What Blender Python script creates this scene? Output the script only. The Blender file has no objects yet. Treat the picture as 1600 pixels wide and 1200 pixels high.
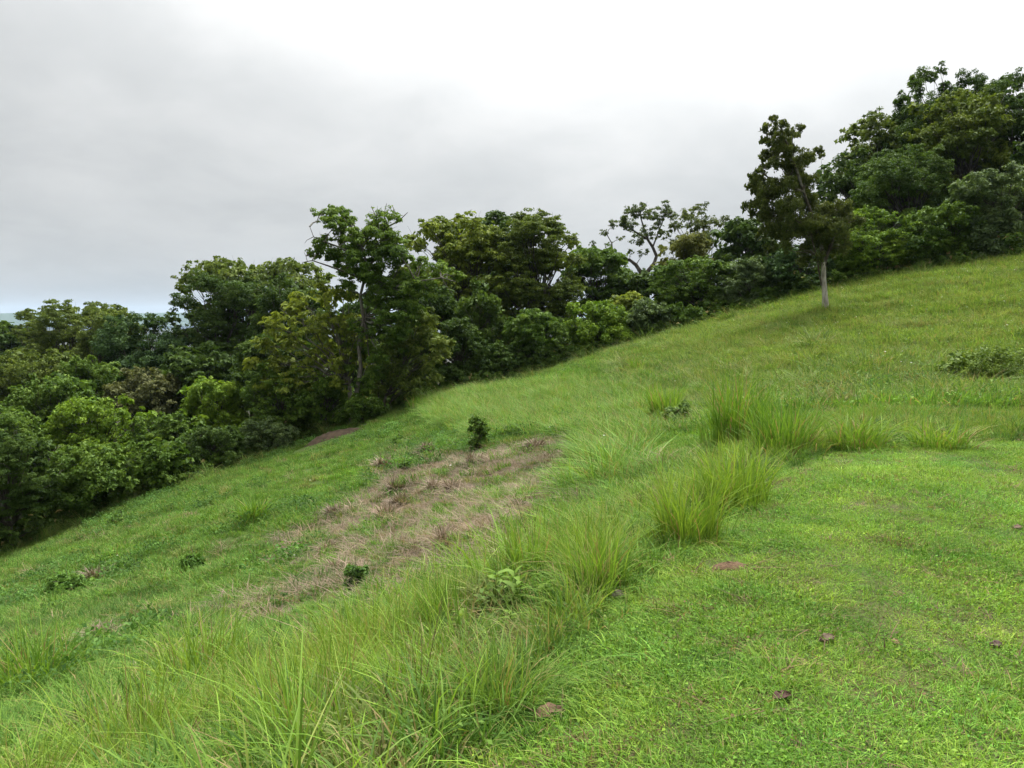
import bpy, math, random
import numpy as np

# ------------------------------------------------------------------ scene, camera, light
scene = bpy.context.scene
COL = scene.collection
R = np.random.default_rng(11)
random.seed(5)
RAD = math.radians

F = 1250.0                                  # focal length in pixels of the 1600x1200 photograph
EYE = np.array([0.0, 0.0, 1.62])
PITCH = math.atan(100.0 / F)                # horizon at row 500
cam_d = bpy.data.cameras.new('camera')
cam_d.sensor_width = 36.0
cam_d.lens = F / 1600 * 36.0
cam_d.clip_start = 0.05
cam_d.clip_end = 30000
cam = bpy.data.objects.new('camera', cam_d)
COL.objects.link(cam)
cam.location = EYE
cam.rotation_euler = (RAD(90) - PITCH, 0, 0)
scene.camera = cam

SUN_AZ, SUN_EL = RAD(22), RAD(60)           # azimuth from +Y towards +X
SUN_DIR = (math.sin(SUN_AZ) * math.cos(SUN_EL), math.cos(SUN_AZ) * math.cos(SUN_EL), math.sin(SUN_EL))
sun_d = bpy.data.lights.new('sun', 'SUN')
sun_d.energy = 1.5
sun_d.angle = RAD(25)
sun_d.color = (1.0, 0.97, 0.91)
sun = bpy.data.objects.new('sun', sun_d)
COL.objects.link(sun)
sun.rotation_euler = (RAD(90) - SUN_EL, 0, -SUN_AZ + math.pi)

scene.view_settings.view_transform = 'Standard'
scene.view_settings.look = 'None'
scene.view_settings.gamma = 1
scene.view_settings.exposure = 0.95
scene.cycles.max_bounces = 8
scene.cycles.diffuse_bounces = 3
scene.cycles.transmission_bounces = 5
scene.cycles.transparent_max_bounces = 6
scene.cycles.use_denoising = True
scene.cycles.caustics_reflective = False
scene.cycles.caustics_refractive = False


class NT:
    """small helper to write node trees"""
    def __init__(s, tree):
        s.t = tree; s.n = tree.nodes; s.l = tree.links
        s.n.clear()
    def node(s, typ, **kw):
        n = s.n.new(typ)
        for k, v in kw.items():
            if k.startswith('i_'):
                key = k[2:]
                n.inputs[int(key) if key.isdigit() else key].default_value = v
            else:
                setattr(n, k, v)
        return n
    def link(s, a, b): s.l.new(a, b)
    def val(s, sock, v):
        if hasattr(v, 'is_linked') or hasattr(v, 'links'): s.l.new(v, sock)
        else: sock.default_value = v
    def math(s, op, a, b=0.0, c=0.0, clamp=False):
        n = s.n.new('ShaderNodeMath'); n.operation = op; n.use_clamp = clamp
        s.val(n.inputs[0], a); s.val(n.inputs[1], b); s.val(n.inputs[2], c)
        return n.outputs[0]
    def mix(s, f, a, b, typ='MIX'):
        n = s.n.new('ShaderNodeMix'); n.data_type = 'RGBA'; n.blend_type = typ
        s.val(n.inputs[0], f)
        for i, v in ((6, a), (7, b)):
            if isinstance(v, tuple) and len(v) == 3: v = (*v, 1)
            s.val(n.inputs[i], v)
        return n.outputs[2]
    def ramp(s, fac, stops, interp='LINEAR'):
        n = s.n.new('ShaderNodeValToRGB'); s.l.new(fac, n.inputs[0]); cr = n.color_ramp; cr.interpolation = interp
        while len(cr.elements) < len(stops): cr.elements.new(0.5)
        for e, (p, c) in zip(cr.elements, stops):
            e.position = p; e.color = (*c, 1) if len(c) == 3 else c
        return n.outputs[0]
    def smooth(s, v, lo, hi, a=0.0, b=1.0):
        n = s.n.new('ShaderNodeMapRange'); n.interpolation_type = 'SMOOTHSTEP'
        s.val(n.inputs[0], v)
        for i, x in enumerate((lo, hi, a, b)): n.inputs[i + 1].default_value = x
        return n.outputs[0]
    def noise(s, vec, scale, detail=4, rough=0.55, dist=0.0):
        n = s.n.new('ShaderNodeTexNoise'); s.l.new(vec, n.inputs['Vector'])
        n.inputs['Scale'].default_value = scale; n.inputs['Detail'].default_value = detail
        n.inputs['Roughness'].default_value = rough; n.inputs['Distortion'].default_value = dist
        return n.outputs[0]


# overcast sky: thin blue behind a closed cloud layer, three times brighter overhead than at the horizon, glowing round the veiled sun
world = bpy.data.worlds.new('World'); scene.world = world; world.use_nodes = True
w = NT(world.node_tree)
tc = w.node('ShaderNodeTexCoord')
dirn = w.node('ShaderNodeVectorMath', operation='NORMALIZE'); w.link(tc.outputs['Generated'], dirn.inputs[0])
D0 = dirn.outputs[0]
sep = w.node('ShaderNodeSeparateXYZ'); w.link(D0, sep.inputs[0])
dz = w.math('MAXIMUM', sep.outputs[2], 0.0)
den = w.math('ADD', dz, 0.30)
cmb = w.node('ShaderNodeCombineXYZ')
w.link(w.math('DIVIDE', sep.outputs[0], den), cmb.inputs[0])
w.link(w.math('DIVIDE', sep.outputs[1], den), cmb.inputs[1])
cmb.inputs[2].default_value = 7.9
n1 = w.noise(cmb.outputs[0], 0.9, 4, 0.5, 0.4)
n2 = w.noise(cmb.outputs[0], 3.0, 7, 0.6, 0.25)
cl = w.math('ADD', w.math('MULTIPLY', n1, 0.66), w.math('MULTIPLY', n2, 0.34))
dot = w.node('ShaderNodeVectorMath', operation='DOT_PRODUCT'); w.link(D0, dot.inputs[0]); dot.inputs[1].default_value = SUN_DIR
dp = w.math('MAXIMUM', dot.outputs['Value'], 0.0)
glow = w.math('ADD', w.math('MULTIPLY', w.smooth(dp, 0.40, 1.0), 0.12), w.math('MULTIPLY', w.math('POWER', dp, 11.0), 3.0))   # aureole of the veiled sun
cie = w.math('MULTIPLY_ADD', dz, 2.0, 1.0)                       # 1 at the horizon, 3 at the zenith
clear = w.smooth(sep.outputs[2], 0.0, 0.045, 1.14, 1.0)          # paler strip low down
thick = w.smooth(cl, 0.34, 0.66, 0.80, 1.04)                     # thick and thin cloud
lum = w.math('MULTIPLY', w.math('MULTIPLY', cie, w.math('MULTIPLY', thick, clear)), w.math('ADD', glow, 0.272))
tone = w.ramp(thick, [(0.80, (0.985, 1.0, 0.995)), (1.0, (1.0, 1.0, 0.985))])
cloudc = w.node('ShaderNodeVectorMath', operation='SCALE'); w.link(tone, cloudc.inputs[0]); w.link(lum, cloudc.inputs['Scale'])
sky = w.node('ShaderNodeTexSky', sky_type='NISHITA', sun_disc=False)
sky.sun_elevation = SUN_EL; sky.sun_rotation = SUN_AZ
b1 = w.node('ShaderNodeBackground'); w.link(sky.outputs[0], b1.inputs[0]); b1.inputs[1].default_value = 0.06
b2 = w.node('ShaderNodeBackground'); w.link(cloudc.outputs[0], b2.inputs[0]); b2.inputs[1].default_value = 1.0
ms = w.node('ShaderNodeMixShader'); ms.inputs[0].default_value = 0.965
w.link(b1.outputs[0], ms.inputs[1]); w.link(b2.outputs[0], ms.inputs[2])
ow = w.node('ShaderNodeOutputWorld'); w.link(ms.outputs[0], ow.inputs[0])

# ------------------------------------------------------------------ pixel <-> place
CT, ST = math.cos(PITCH), math.sin(PITCH)
def ray(px, py):
    a, b = (px - 800) / F, -(py - 600) / F
    return np.array([a, CT + b * ST, -ST + b * CT])
def at(px, py, D):
    d = ray(px, py); return EYE + d * (D / d[1])

# ------------------------------------------------------------------ terrain: heights from a thin-plate spline through surveyed points
ctrl = []
def cp(px, rows):
    for py, D in rows: ctrl.append(at(px, py, D))
cp(0,    [(1200, 4.5), (1100, 7.5), (1000, 12), (930, 18), (872, 28)])
cp(200,  [(1200, 4.0), (1050, 8), (930, 14.5), (850, 21), (786, 32)])
cp(400,  [(1200, 3.6), (1100, 5.5), (1000, 9), (900, 14), (800, 21), (722, 36)])
cp(600,  [(1100, 4.4), (1000, 6.8), (900, 10.8), (800, 16.5), (750, 20.5), (700, 27), (648, 39)])
cp(800,  [(900, 6.5), (800, 11), (700, 19.5), (650, 27), (600, 40)])
cp(1000, [(840, 6.9), (760, 10.2), (700, 15), (650, 21), (600, 28), (540, 43)])
cp(1150, [(740, 9.9), (640, 18), (570, 27), (500, 42)])
cp(1300, [(650, 13.3), (600, 20), (540, 27), (488, 35), (458, 42)])
cp(1600, [(640, 14), (600, 18), (500, 27), (405, 40)])
for p in [(0.2, 3.5, 0), (-0.4, 2.2, 0), (-1, 0, -.02), (0.6, 4.6, 0), (1.3, 6.0, 0), (2.3, 8.0, 0), (3.7, 9.9, 0.0), (6.5, 10.3, 0.02),
          (9, 10.4, .05), (2.5, 4, .02), (5, 6, .03), (8, 7, .05), (3, 1, .0), (9, 2, .1), (13, 5, .5), (4, -6, .05), (-1, -6, .0), (-6, -3, -1.6), (-12, 3, -4.2),
          (-22, 14, -7.4), (-36, 25, -10.5), (-30, 42, -8.2), (-42, 66, -11), (-18, 55, -6.6), (-70, 45, -17), (-85, 100, -19), (0, 60, -3.2), (0, 90, -6), (18, 62, 3.0),
          (30, 55, 5.6), (40, 42, 8), (45, 75, 9), (38, 22, 6), (30, 6, 3), (60, 40, 12), (20, 100, 1), (70, 90, 12), (-30, -20, -9), (20, -25, 1)]:
    ctrl.append(np.array(p, float))
ctrl = np.array(ctrl)
def _tps(r2): return np.where(r2 > 1e-9, 0.5 * r2 * np.log(np.maximum(r2, 1e-9)), 0.0)
S = 20.0
cx_, cy_, cz_ = ctrl[:, 0] / S, ctrl[:, 1] / S, ctrl[:, 2]
n_ = len(ctrl)
K = _tps((cx_[:, None] - cx_[None]) ** 2 + (cy_[:, None] - cy_[None]) ** 2) + np.eye(n_) * 0.0015
P_ = np.stack([np.ones(n_), cx_, cy_], 1)
A_ = np.block([[K, P_], [P_.T, np.zeros((3, 3))]])
sol = np.linalg.solve(A_, np.concatenate([cz_, np.zeros(3)]))
def sstep(x, a, b):
    t = np.clip((x - a) / (b - a), 0, 1); return t * t * (3 - 2 * t)
def vnoise(x, y, seed=0):
    """smooth value noise in -1..1"""
    def h(i, j):
        v = np.sin(i * 127.1 + j * 311.7 + seed * 74.7) * 43758.5453
        return v - np.floor(v)
    xi, yi = np.floor(x), np.floor(y); u, v = x - xi, y - yi
    u, v = u * u * (3 - 2 * u), v * v * (3 - 2 * v)
    return 2 * ((h(xi, yi) * (1 - u) + h(xi + 1, yi) * u) * (1 - v) + (h(xi, yi + 1) * (1 - u) + h(xi + 1, yi + 1) * u) * v) - 1
def fbm(x, y, seed=0, o=4):
    return sum(vnoise(x * 2 ** k, y * 2 ** k, seed + k * 13) / 2 ** k for k in range(o)) / 1.9
def inside(poly, x, y):
    poly = np.asarray(poly, float); r = np.zeros(np.shape(x), bool); j = len(poly) - 1
    for i in range(len(poly)):
        (xi, yi), (xj, yj) = poly[i], poly[j]
        c = ((yi > y) != (yj > y)) & (x < (xj - xi) * (y - yi) / (yj - yi + 1e-12) + xi)
        r ^= c; j = i
    return r
def seg_dist(path, x, y):
    best = np.full(np.shape(x), 1e9)
    for (ax, ay), (bx, by) in zip(path[:-1], path[1:]):
        dx, dy = bx - ax, by - ay
        t = np.clip(((x - ax) * dx + (y - ay) * dy) / (dx * dx + dy * dy + 1e-12), 0, 1)
        best = np.minimum(best, np.hypot(x - ax - t * dx, y - ay - t * dy))
    return best
def base_height(x, y):
    x = np.asarray(x, float); y = np.asarray(y, float)
    xs, ys = np.clip(x, -110, 100) / S, np.clip(y, -40, 130) / S
    z = sol[n_] + sol[n_ + 1] * xs + sol[n_ + 2] * ys
    for i in range(n_): z = z + sol[i] * _tps((xs - cx_[i]) ** 2 + (ys - cy_[i]) ** 2)
    d = np.hypot(x - 0, y - 40)
    far = -45 - 30 * sstep(d, 200, 900) + 12 * fbm(x / 300, y / 300, 3)
    k = sstep(d, 90, 260)
    return z * (1 - k) + far * k
def height_rough(x, y):
    z = base_height(x, y)
    return z

# lawn edge walked on the flat ground by the camera
def flat_hit(px, py, z=0.0):
    d = ray(px, py); p = EYE + d * ((z - EYE[2]) / d[2]); return (p[0], p[1])
LEDGE = [(-1.3, -6), (-0.75, 0), (-0.42, 2.2)] + [flat_hit(*p) for p in [(720, 1180), (840, 1060), (905, 985), (1000, 895), (1060, 838), (1185, 752), (1265, 716), (1400, 697), (1600, 688)]] + [(9.5, 10.6), (14, 10.6)]
LAWN = LEDGE + [(14, -6)]

def height(x, y):
    z = base_height(x, y)
    x = np.asarray(x, float); y = np.asarray(y, float)
    d = seg_dist(LEDGE, x, y); ins = inside(LAWN, x, y)
    rough = np.where(ins, 0.012, 0.012 + 0.10 * np.clip(d, 0, 1)) * sstep(np.hypot(x, y - 30) * -1, -120, -80)
    return z + rough * (fbm(x * 0.9, y * 0.9, 5) + 0.4 * fbm(x * 3.1, y * 3.1, 8, 2))

def hit(px, py):
    """where the ray of a pixel meets the terrain"""
    d = ray(px, py)
    t = np.concatenate([np.arange(1.5, 12, .05), np.arange(12, 70, .15)])
    p = EYE[None] + d[None] * t[:, None]
    under = p[:, 2] < base_height(p[:, 0], p[:, 1])
    i = np.argmax(under) if under.any() else len(t) - 1
    return p[i]
def hit_poly(pts): return [tuple(hit(*p)[:2]) for p in pts]

STRAW = hit_poly([(380, 945), (480, 850), (560, 775), (600, 715), (700, 690), (760, 712), (890, 678), (905, 740), (880, 800), (790, 866), (700, 915), (590, 940), (400, 975)])
BORDER_PX = [(-160, 935), (0, 868), (100, 822), (250, 762), (400, 715), (500, 668), (600, 636), (700, 612), (800, 592), (900, 566), (1000, 536), (1100, 508), (1200, 478), (1290, 456), (1400, 432), (1500, 410), (1600, 398), (1760, 372)]
BORDER_D = [25, 28, 30, 33, 36, 38.5, 40, 41, 41.5, 43, 43.5, 43, 42.5, 42.5, 42, 41, 40, 38]
BORDER = [tuple(at(*p, d)[:2]) for p, d in zip(BORDER_PX, BORDER_D)]
FOREST = BORDER + [(60, 36), (90, 140), (-120, 140), (-90, 10), (-40, 14)]

# ------------------------------------------------------------------ materials
def new_mat(name):
    m = bpy.data.materials.new(name); m.use_nodes = True
    return m, NT(m.node_tree)
def out(n, sh):
    o = n.node('ShaderNodeOutputMaterial'); n.link(sh, o.inputs[0]); return o

def plant_mat(name, source, transl=0.3, rough=0.5, spread=0.55, dry=None, spec=0.35):
    """leaf or blade: colour of the individual plant, varied leaf by leaf by the tint attribute"""
    m, n = new_mat(name)
    if source == 'object':
        base = n.node('ShaderNodeObjectInfo').outputs['Color']
    else:
        base = n.node('ShaderNodeAttribute', attribute_type='INSTANCER', attribute_name='gcol').outputs['Color']
    tint = n.node('ShaderNodeAttribute', attribute_name='tint').outputs['Fac']
    k = n.math('MULTIPLY_ADD', tint, spread, 1.0 - spread * 0.5)
    hsv = n.node('ShaderNodeHueSaturation'); n.link(base, hsv.inputs['Color'])
    n.link(n.math('MULTIPLY_ADD', tint, -0.035, 0.5175), hsv.inputs['Hue']); n.link(k, hsv.inputs['Value'])
    col = hsv.outputs[0]
    if dry:
        col = n.mix(n.smooth(tint, 0.90, 0.94), col, dry)
    p = n.node('ShaderNodeBsdfPrincipled'); n.link(col, p.inputs['Base Color'])
    p.inputs['Roughness'].default_value = rough; p.inputs['Specular IOR Level'].default_value = spec
    t = n.node('ShaderNodeBsdfTranslucent')
    tcol = n.mix(1.0, col, (1.0, 1.0, 0.55), 'MULTIPLY'); n.link(tcol, t.inputs[0])
    x = n.node('ShaderNodeMixShader'); x.inputs[0].default_value = transl
    n.link(p.outputs[0], x.inputs[1]); n.link(t.outputs[0], x.inputs[2])
    out(n, x.outputs[0])
    return m
M_LEAF = plant_mat('tree_leaf', 'object', 0.34, 0.62, 0.95, None, 0.10)
M_GRASS = plant_mat('grass_blade', 'instance', 0.36, 0.65, 0.85, (0.30, 0.24, 0.10), 0.10)
M_TUFT = plant_mat('tussock_blade', 'object', 0.38, 0.65, 0.6, (0.28, 0.20, 0.09), 0.10)
M_STRAW = plant_mat('dead_blade', 'object', 0.12, 0.75, 0.9, None, 0.15)

def bark_mat():
    m, n = new_mat('bark')
    base = n.node('ShaderNodeObjectInfo').outputs['Color']
    tcn = n.node('ShaderNodeTexCoord')
    mp = n.node('ShaderNodeMapping'); mp.inputs['Scale'].default_value = (6, 6, 1.6); n.link(tcn.outputs['Object'], mp.inputs[0])
    f = n.noise(mp.outputs[0], 1.6, 6, 0.65, 0.4)
    lich = n.smooth(n.noise(tcn.outputs['Object'], 2.6, 4, 0.6), 0.50, 0.64)
    c = n.mix(n.smooth(f, 0.35, 0.65), n.mix(0.62, base, (0.03, 0.025, 0.018)), base)
    c = n.mix(n.math('MULTIPLY', lich, 0.45), c, n.mix(0.5, base, (0.42, 0.42, 0.36)))
    p = n.node('ShaderNodeBsdfPrincipled'); n.link(c, p.inputs['Base Color']); p.inputs['Roughness'].default_value = 0.85
    p.inputs['Specular IOR Level'].default_value = 0.15
    bp = n.node('ShaderNodeBump'); bp.inputs['Strength'].default_value = 0.6; bp.inputs['Distance'].default_value = 0.03
    n.link(f, bp.inputs['Height']); n.link(bp.outputs[0], p.inputs['Normal'])
    out(n, p.outputs[0]); return m
M_BARK = bark_mat()

def ground_mat():
    m, n = new_mat('hillside_ground')
    pos = n.node('ShaderNodeNewGeometry').outputs['Position']
    zone = n.node('ShaderNodeAttribute', attribute_name='zone')
    sp = n.node('ShaderNodeSeparateColor'); n.link(zone.outputs['Color'], sp.inputs[0])
    a = n.noise(pos, 0.35, 5, 0.6); b = n.noise(pos, 3.2, 6, 0.65); c = n.noise(pos, 24, 4, 0.6)
    green = n.mix(n.smooth(a, 0.35, 0.65), (0.045, 0.085, 0.018), (0.075, 0.115, 0.024))
    green = n.mix(n.smooth(b, 0.52, 0.68), green, (0.10, 0.088, 0.04))
    straw = n.mix(n.smooth(b, 0.35, 0.65), (0.095, 0.080, 0.048), (0.185, 0.148, 0.098))
    straw = n.mix(n.smooth(c, 0.42, 0.68), straw, (0.075, 0.055, 0.036))
    forest = n.mix(b, (0.02, 0.025, 0.010), (0.045, 0.035, 0.018))
    lawn = n.mix(n.smooth(b, 0.3, 0.7), (0.040, 0.060, 0.016), (0.075, 0.070, 0.028))
    col = n.mix(sp.outputs[2], green, lawn)
    edge = n.math('ADD', sp.outputs[0], n.math('MULTIPLY_ADD', a, 1.1, -0.62))
    col = n.mix(n.smooth(edge, 0.35, 0.65), col, straw)
    col = n.mix(sp.outputs[1], col, forest)
    p = n.node('ShaderNodeBsdfPrincipled'); n.link(col, p.inputs['Base Color']); p.inputs['Roughness'].default_value = 0.95
    p.inputs['Specular IOR Level'].default_value = 0.1
    bp = n.node('ShaderNodeBump'); bp.inputs['Strength'].default_value = 0.9; bp.inputs['Distance'].default_value = 0.04
    n.link(n.math('ADD', b, n.math('MULTIPLY', c, 0.5)), bp.inputs['Height']); n.link(bp.outputs[0], p.inputs['Normal'])
    out(n, p.outputs[0]); return m

def soil_mat(name, c1, c2, scale):
    m, n = new_mat(name)
    tcn = n.node('ShaderNodeTexCoord')
    f = n.noise(tcn.outputs['Object'], scale, 6, 0.7)
    col = n.mix(n.smooth(f, 0.35, 0.65), c1, c2)
    p = n.node('ShaderNodeBsdfPrincipled'); n.link(col, p.inputs['Base Color']); p.inputs['Roughness'].default_value = 0.9
    p.inputs['Specular IOR Level'].default_value = 0.15
    bp = n.node('ShaderNodeBump'); bp.inputs['Strength'].default_value = 0.8; bp.inputs['Distance'].default_value = 0.02
    n.link(f, bp.inputs['Height']); n.link(bp.outputs[0], p.inputs['Normal'])
    out(n, p.outputs[0]); return m

# ------------------------------------------------------------------ mesh helpers
def fast_mesh(name, verts, quads, tint=None, mat=None, smooth=False):
    """mesh from numpy arrays; rows of quads with a last index of -1 are triangles"""
    me = bpy.data.meshes.new(name)
    verts = np.ascontiguousarray(verts, np.float32); quads = np.asarray(quads, np.int32)
    tri = quads[:, 3] < 0
    cnt = np.where(tri, 3, 4).astype(np.int32)
    loops = quads.reshape(-1); loops = loops[loops >= 0]
    start = np.concatenate([[0], np.cumsum(cnt)[:-1]]).astype(np.int32)
    me.vertices.add(len(verts)); me.vertices.foreach_set('co', verts.reshape(-1))
    me.loops.add(len(loops)); me.loops.foreach_set('vertex_index', loops.astype(np.int32))
    me.polygons.add(len(quads)); me.polygons.foreach_set('loop_start', start); me.polygons.foreach_set('loop_total', cnt)
    if smooth: me.polygons.foreach_set('use_smooth', np.ones(len(quads), bool))
    if tint is not None:
        at_ = me.attributes.new('tint', 'FLOAT', 'POINT'); at_.data.foreach_set('value', np.ascontiguousarray(tint, np.float32))
    if mat: me.materials.append(mat)
    me.update(calc_edges=True); me.validate()
    return me
def link(name, me, parent=None, color=None):
    o = bpy.data.objects.new(name, me); COL.objects.link(o)
    if parent: o.parent = parent
    if color: o.color = (*color, 1)
    return o
def tag(o, label, cat=None, group=None, kind=None):
    o['label'] = label
    if cat: o['category'] = cat
    if group: o['group'] = group
    if kind: o['kind'] = kind
    return o
def norm(v): return v / np.maximum(np.linalg.norm(v, axis=-1, keepdims=True), 1e-9)

def tubes(name, items, sides=7, mat=None):
    """items: (points, radii) tubes joined into one branching mesh"""
    V, Q, off = [], [], 0
    for pts, rad in items:
        pts = np.asarray(pts, float); rad = np.asarray(rad, float); k = len(pts)
        tan = norm(np.gradient(pts, axis=0))
        ref = np.array([0.31, 0.95, 0.05]); u = norm(np.cross(tan, ref)); v = np.cross(tan, u)
        a = np.arange(sides) * 2 * math.pi / sides
        ring = pts[:, None] + rad[:, None, None] * (np.cos(a)[None, :, None] * u[:, None] + np.sin(a)[None, :, None] * v[:, None])
        V.append(ring.reshape(-1, 3))
        i = np.arange(k - 1)[:, None] * sides; j = np.arange(sides)[None]; jn = (j + 1) % sides
        Q.append(np.stack([i + j, i + jn, i + sides + jn, i + sides + j], -1).reshape(-1, 4) + off)
        off += k * sides
    return fast_mesh(name, np.concatenate(V), np.concatenate(Q), None, mat, True)

def bend(p, q, k=5, sag=0.12, wig=0.05, rng=R):
    """a limb from p to q, rising first, with a natural wobble"""
    p, q = np.asarray(p, float), np.asarray(q, float); L = np.linalg.norm(q - p)
    t = np.linspace(0, 1, k)[:, None]
    pts = p + (q - p) * t
    pts[:, 2] += np.sin(t[:, 0] * math.pi) * L * sag
    pts[1:-1] += rng.normal(0, wig * L, (k - 2, 3)) * 0.6
    return pts

def blades(n, radius, h, width, lean, rng, segs=3, flat=0.0, tintr=(0, 1)):
    """n grass blades rooted in a disc"""
    r = radius * np.sqrt(rng.random(n)); a = rng.random(n) * 2 * math.pi
    base = np.stack([r * np.cos(a), r * np.sin(a), np.full(n, -0.02)], 1)
    az = a + rng.normal(0, 0.9, n); hh = rng.uniform(h[0], h[1], n); ln = np.abs(rng.normal(lean, lean * 0.5, n))
    dr = np.stack([np.cos(az), np.sin(az), np.zeros(n)], 1)
    tw = az + math.pi / 2 + rng.normal(0, 0.6, n); side = np.stack([np.cos(tw), np.sin(tw), np.zeros(n)], 1)
    V = np.zeros((n, segs * 2 + 1, 3))
    for s in range(segs + 1):
        t = s / segs
        p = base + dr * (hh * ln * (t ** 1.8))[:, None]
        p[:, 2] += hh * (1 - flat) * (t - 0.42 * np.minimum(ln, 1.6) * t ** 2.4) + 0.03 * flat
        wv = width * (1 - 0.75 * t ** 1.5) * 0.5
        if s < segs:
            V[:, 2 * s] = p - side * wv; V[:, 2 * s + 1] = p + side * wv
        else: V[:, 2 * s] = p
    q = []
    for s in range(segs - 1): q.append([2 * s, 2 * s + 1, 2 * s + 3, 2 * s + 2])
    q.append([2 * segs - 2, 2 * segs - 1, 2 * segs, -1])
    q = np.array(q)
    k = segs * 2 + 1
    Q = np.where(q[None] >= 0, q[None] + (np.arange(n) * k)[:, None, None], -1).reshape(-1, 4)
    tint = np.repeat(rng.uniform(tintr[0], tintr[1], n), k)
    return V.reshape(-1, 3), Q, tint
def join(parts):
    V, Q, T, off = [], [], [], 0
    for v, q, t in parts:
        V.append(v); T.append(t); Q.append(np.where(q >= 0, q + off, -1)); off += len(v)
    return np.concatenate(V), np.concatenate(Q), np.concatenate(T)

def leaves(pos, nrm, axis, L, W, tint, fold=0.18, droop=0.12):
    nrm = norm(nrm); t = norm(axis - nrm * np.sum(axis * nrm, 1, keepdims=True)); b = np.cross(nrm, t)
    L = np.asarray(L)[:, None]; W = np.asarray(W)[:, None]
    v = np.stack([pos - t * L * .5, pos + b * W * .5 + nrm * W * fold - t * L * .06, pos + t * L * .5 - nrm * L * droop, pos - b * W * .5 + nrm * W * fold - t * L * .06], 1)
    n = len(pos)
    return v.reshape(-1, 3), np.arange(n * 4).reshape(n, 4), np.repeat(tint, 4)

def foliage(lobes, leaf, rng, dens=1.0, droop=0.0, spread=1.0, aspect=0.5, flat=0.55):
    """leaves of a crown. lobes: (centre xyz, radius, tint shift, density). Each lobe is a spray of small clumps with
    gaps between them, so the outline is uneven and light and dark alternate."""
    out_ = []
    for c, r, ts, dn in lobes:
        n = int(dens * dn * 12.57 * r * r / (0.5 * leaf * leaf * aspect)) + 12
        k = max(7, int(11 + 7 * r / (leaf * 4)))
        d = norm(rng.normal(0, 1, (k, 3)) + np.array([0, 0, 0.2]))
        sc = d * (r * rng.uniform(0.3, 0.98, k))[:, None]
        sc[:, 2] *= 0.9
        sr = r * rng.uniform(0.20, 0.42, k)
        pick = rng.choice(k, n, p=sr ** 2 / np.sum(sr ** 2))
        off = norm(rng.normal(0, 1, (n, 3))) * (rng.random(n) ** 0.4)[:, None]
        off[:, 2] *= flat
        off *= sr[pick][:, None]
        if droop > 0:
            off[:, 2] -= np.abs(rng.normal(0, droop, n)) * r * rng.random(n)
        pos = np.asarray(c) + (sc[pick] + off) * spread
        outd = norm(sc[pick] * 0.4 / r + off / sr[pick][:, None])
        nrm = outd * 0.6 + np.array([0, 0, 0.75]) + rng.normal(0, 0.5, (n, 3))
        ax = outd * np.array([1, 1, 0.3]) + rng.normal(0, 0.5, (n, 3)) - np.array([0, 0, 0.25 + droop])
        if droop > 0.3:
            nrm = outd + rng.normal(0, 0.5, (n, 3)); ax = np.array([0, 0, -1.0]) + rng.normal(0, 0.35, (n, 3))
        ll = leaf * rng.uniform(0.65, 1.35, n)
        tint = np.clip(0.5 + ts + rng.normal(0, 0.13, k)[pick] + rng.normal(0, 0.18, n), 0.02, 0.98)
        out_.append(leaves(pos, nrm, ax, ll, ll * aspect * rng.uniform(.8, 1.2, n), tint))
    return join(out_)

# ------------------------------------------------------------------ the ground
def axis_coords(lo, hi, step, far):
    core = np.arange(lo, hi + step, step)
    g = step * np.cumsum(1.22 ** np.arange(1, 60)); g = g[g < far]
    return np.concatenate([(lo - g)[::-1], core, hi + g])
xs = axis_coords(-20, 26, 0.35, 9000); ys = axis_coords(-2, 46, 0.35, 9000)
X, Y = np.meshgrid(xs, ys)
Z = height(X.ravel(), Y.ravel())
nv = np.stack([X.ravel(), Y.ravel(), Z], 1)
nx, ny = len(xs), len(ys)
ii = (np.arange(ny - 1)[:, None] * nx + np.arange(nx - 1)[None]).ravel()
gm = fast_mesh('hillside', nv, np.stack([ii, ii + 1, ii + nx + 1, ii + nx], 1), None, ground_mat(), True)
dS = seg_dist(STRAW + STRAW[:1], X.ravel(), Y.ravel()) * np.where(inside(STRAW, X.ravel(), Y.ravel()), 1, -1)
dF = seg_dist(BORDER, X.ravel(), Y.ravel()) * np.where(inside(FOREST, X.ravel(), Y.ravel()), 1, -1)
dist_c = np.hypot(X.ravel(), Y.ravel() - 30)
zone = np.stack([sstep(dS, -1.0, 1.8), np.maximum(sstep(dF, 0.2, 2.5), sstep(dist_c, 60, 90)), inside(LAWN, X.ravel(), Y.ravel()).astype(float), np.ones(len(nv))], 1)
za = gm.attributes.new('zone', 'FLOAT_COLOR', 'POINT'); za.data.foreach_set('color', zone.astype(np.float32).ravel())
tag(link('hillside_ground', gm), 'grassy hillside falling left below a mown terrace and rising right', kind='structure')

# ------------------------------------------------------------------ trees
def H(x, y): return float(height(np.array([x]), np.array([y]))[0])
PX = lambda D: D / F            # metres per photograph pixel at depth D

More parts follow.
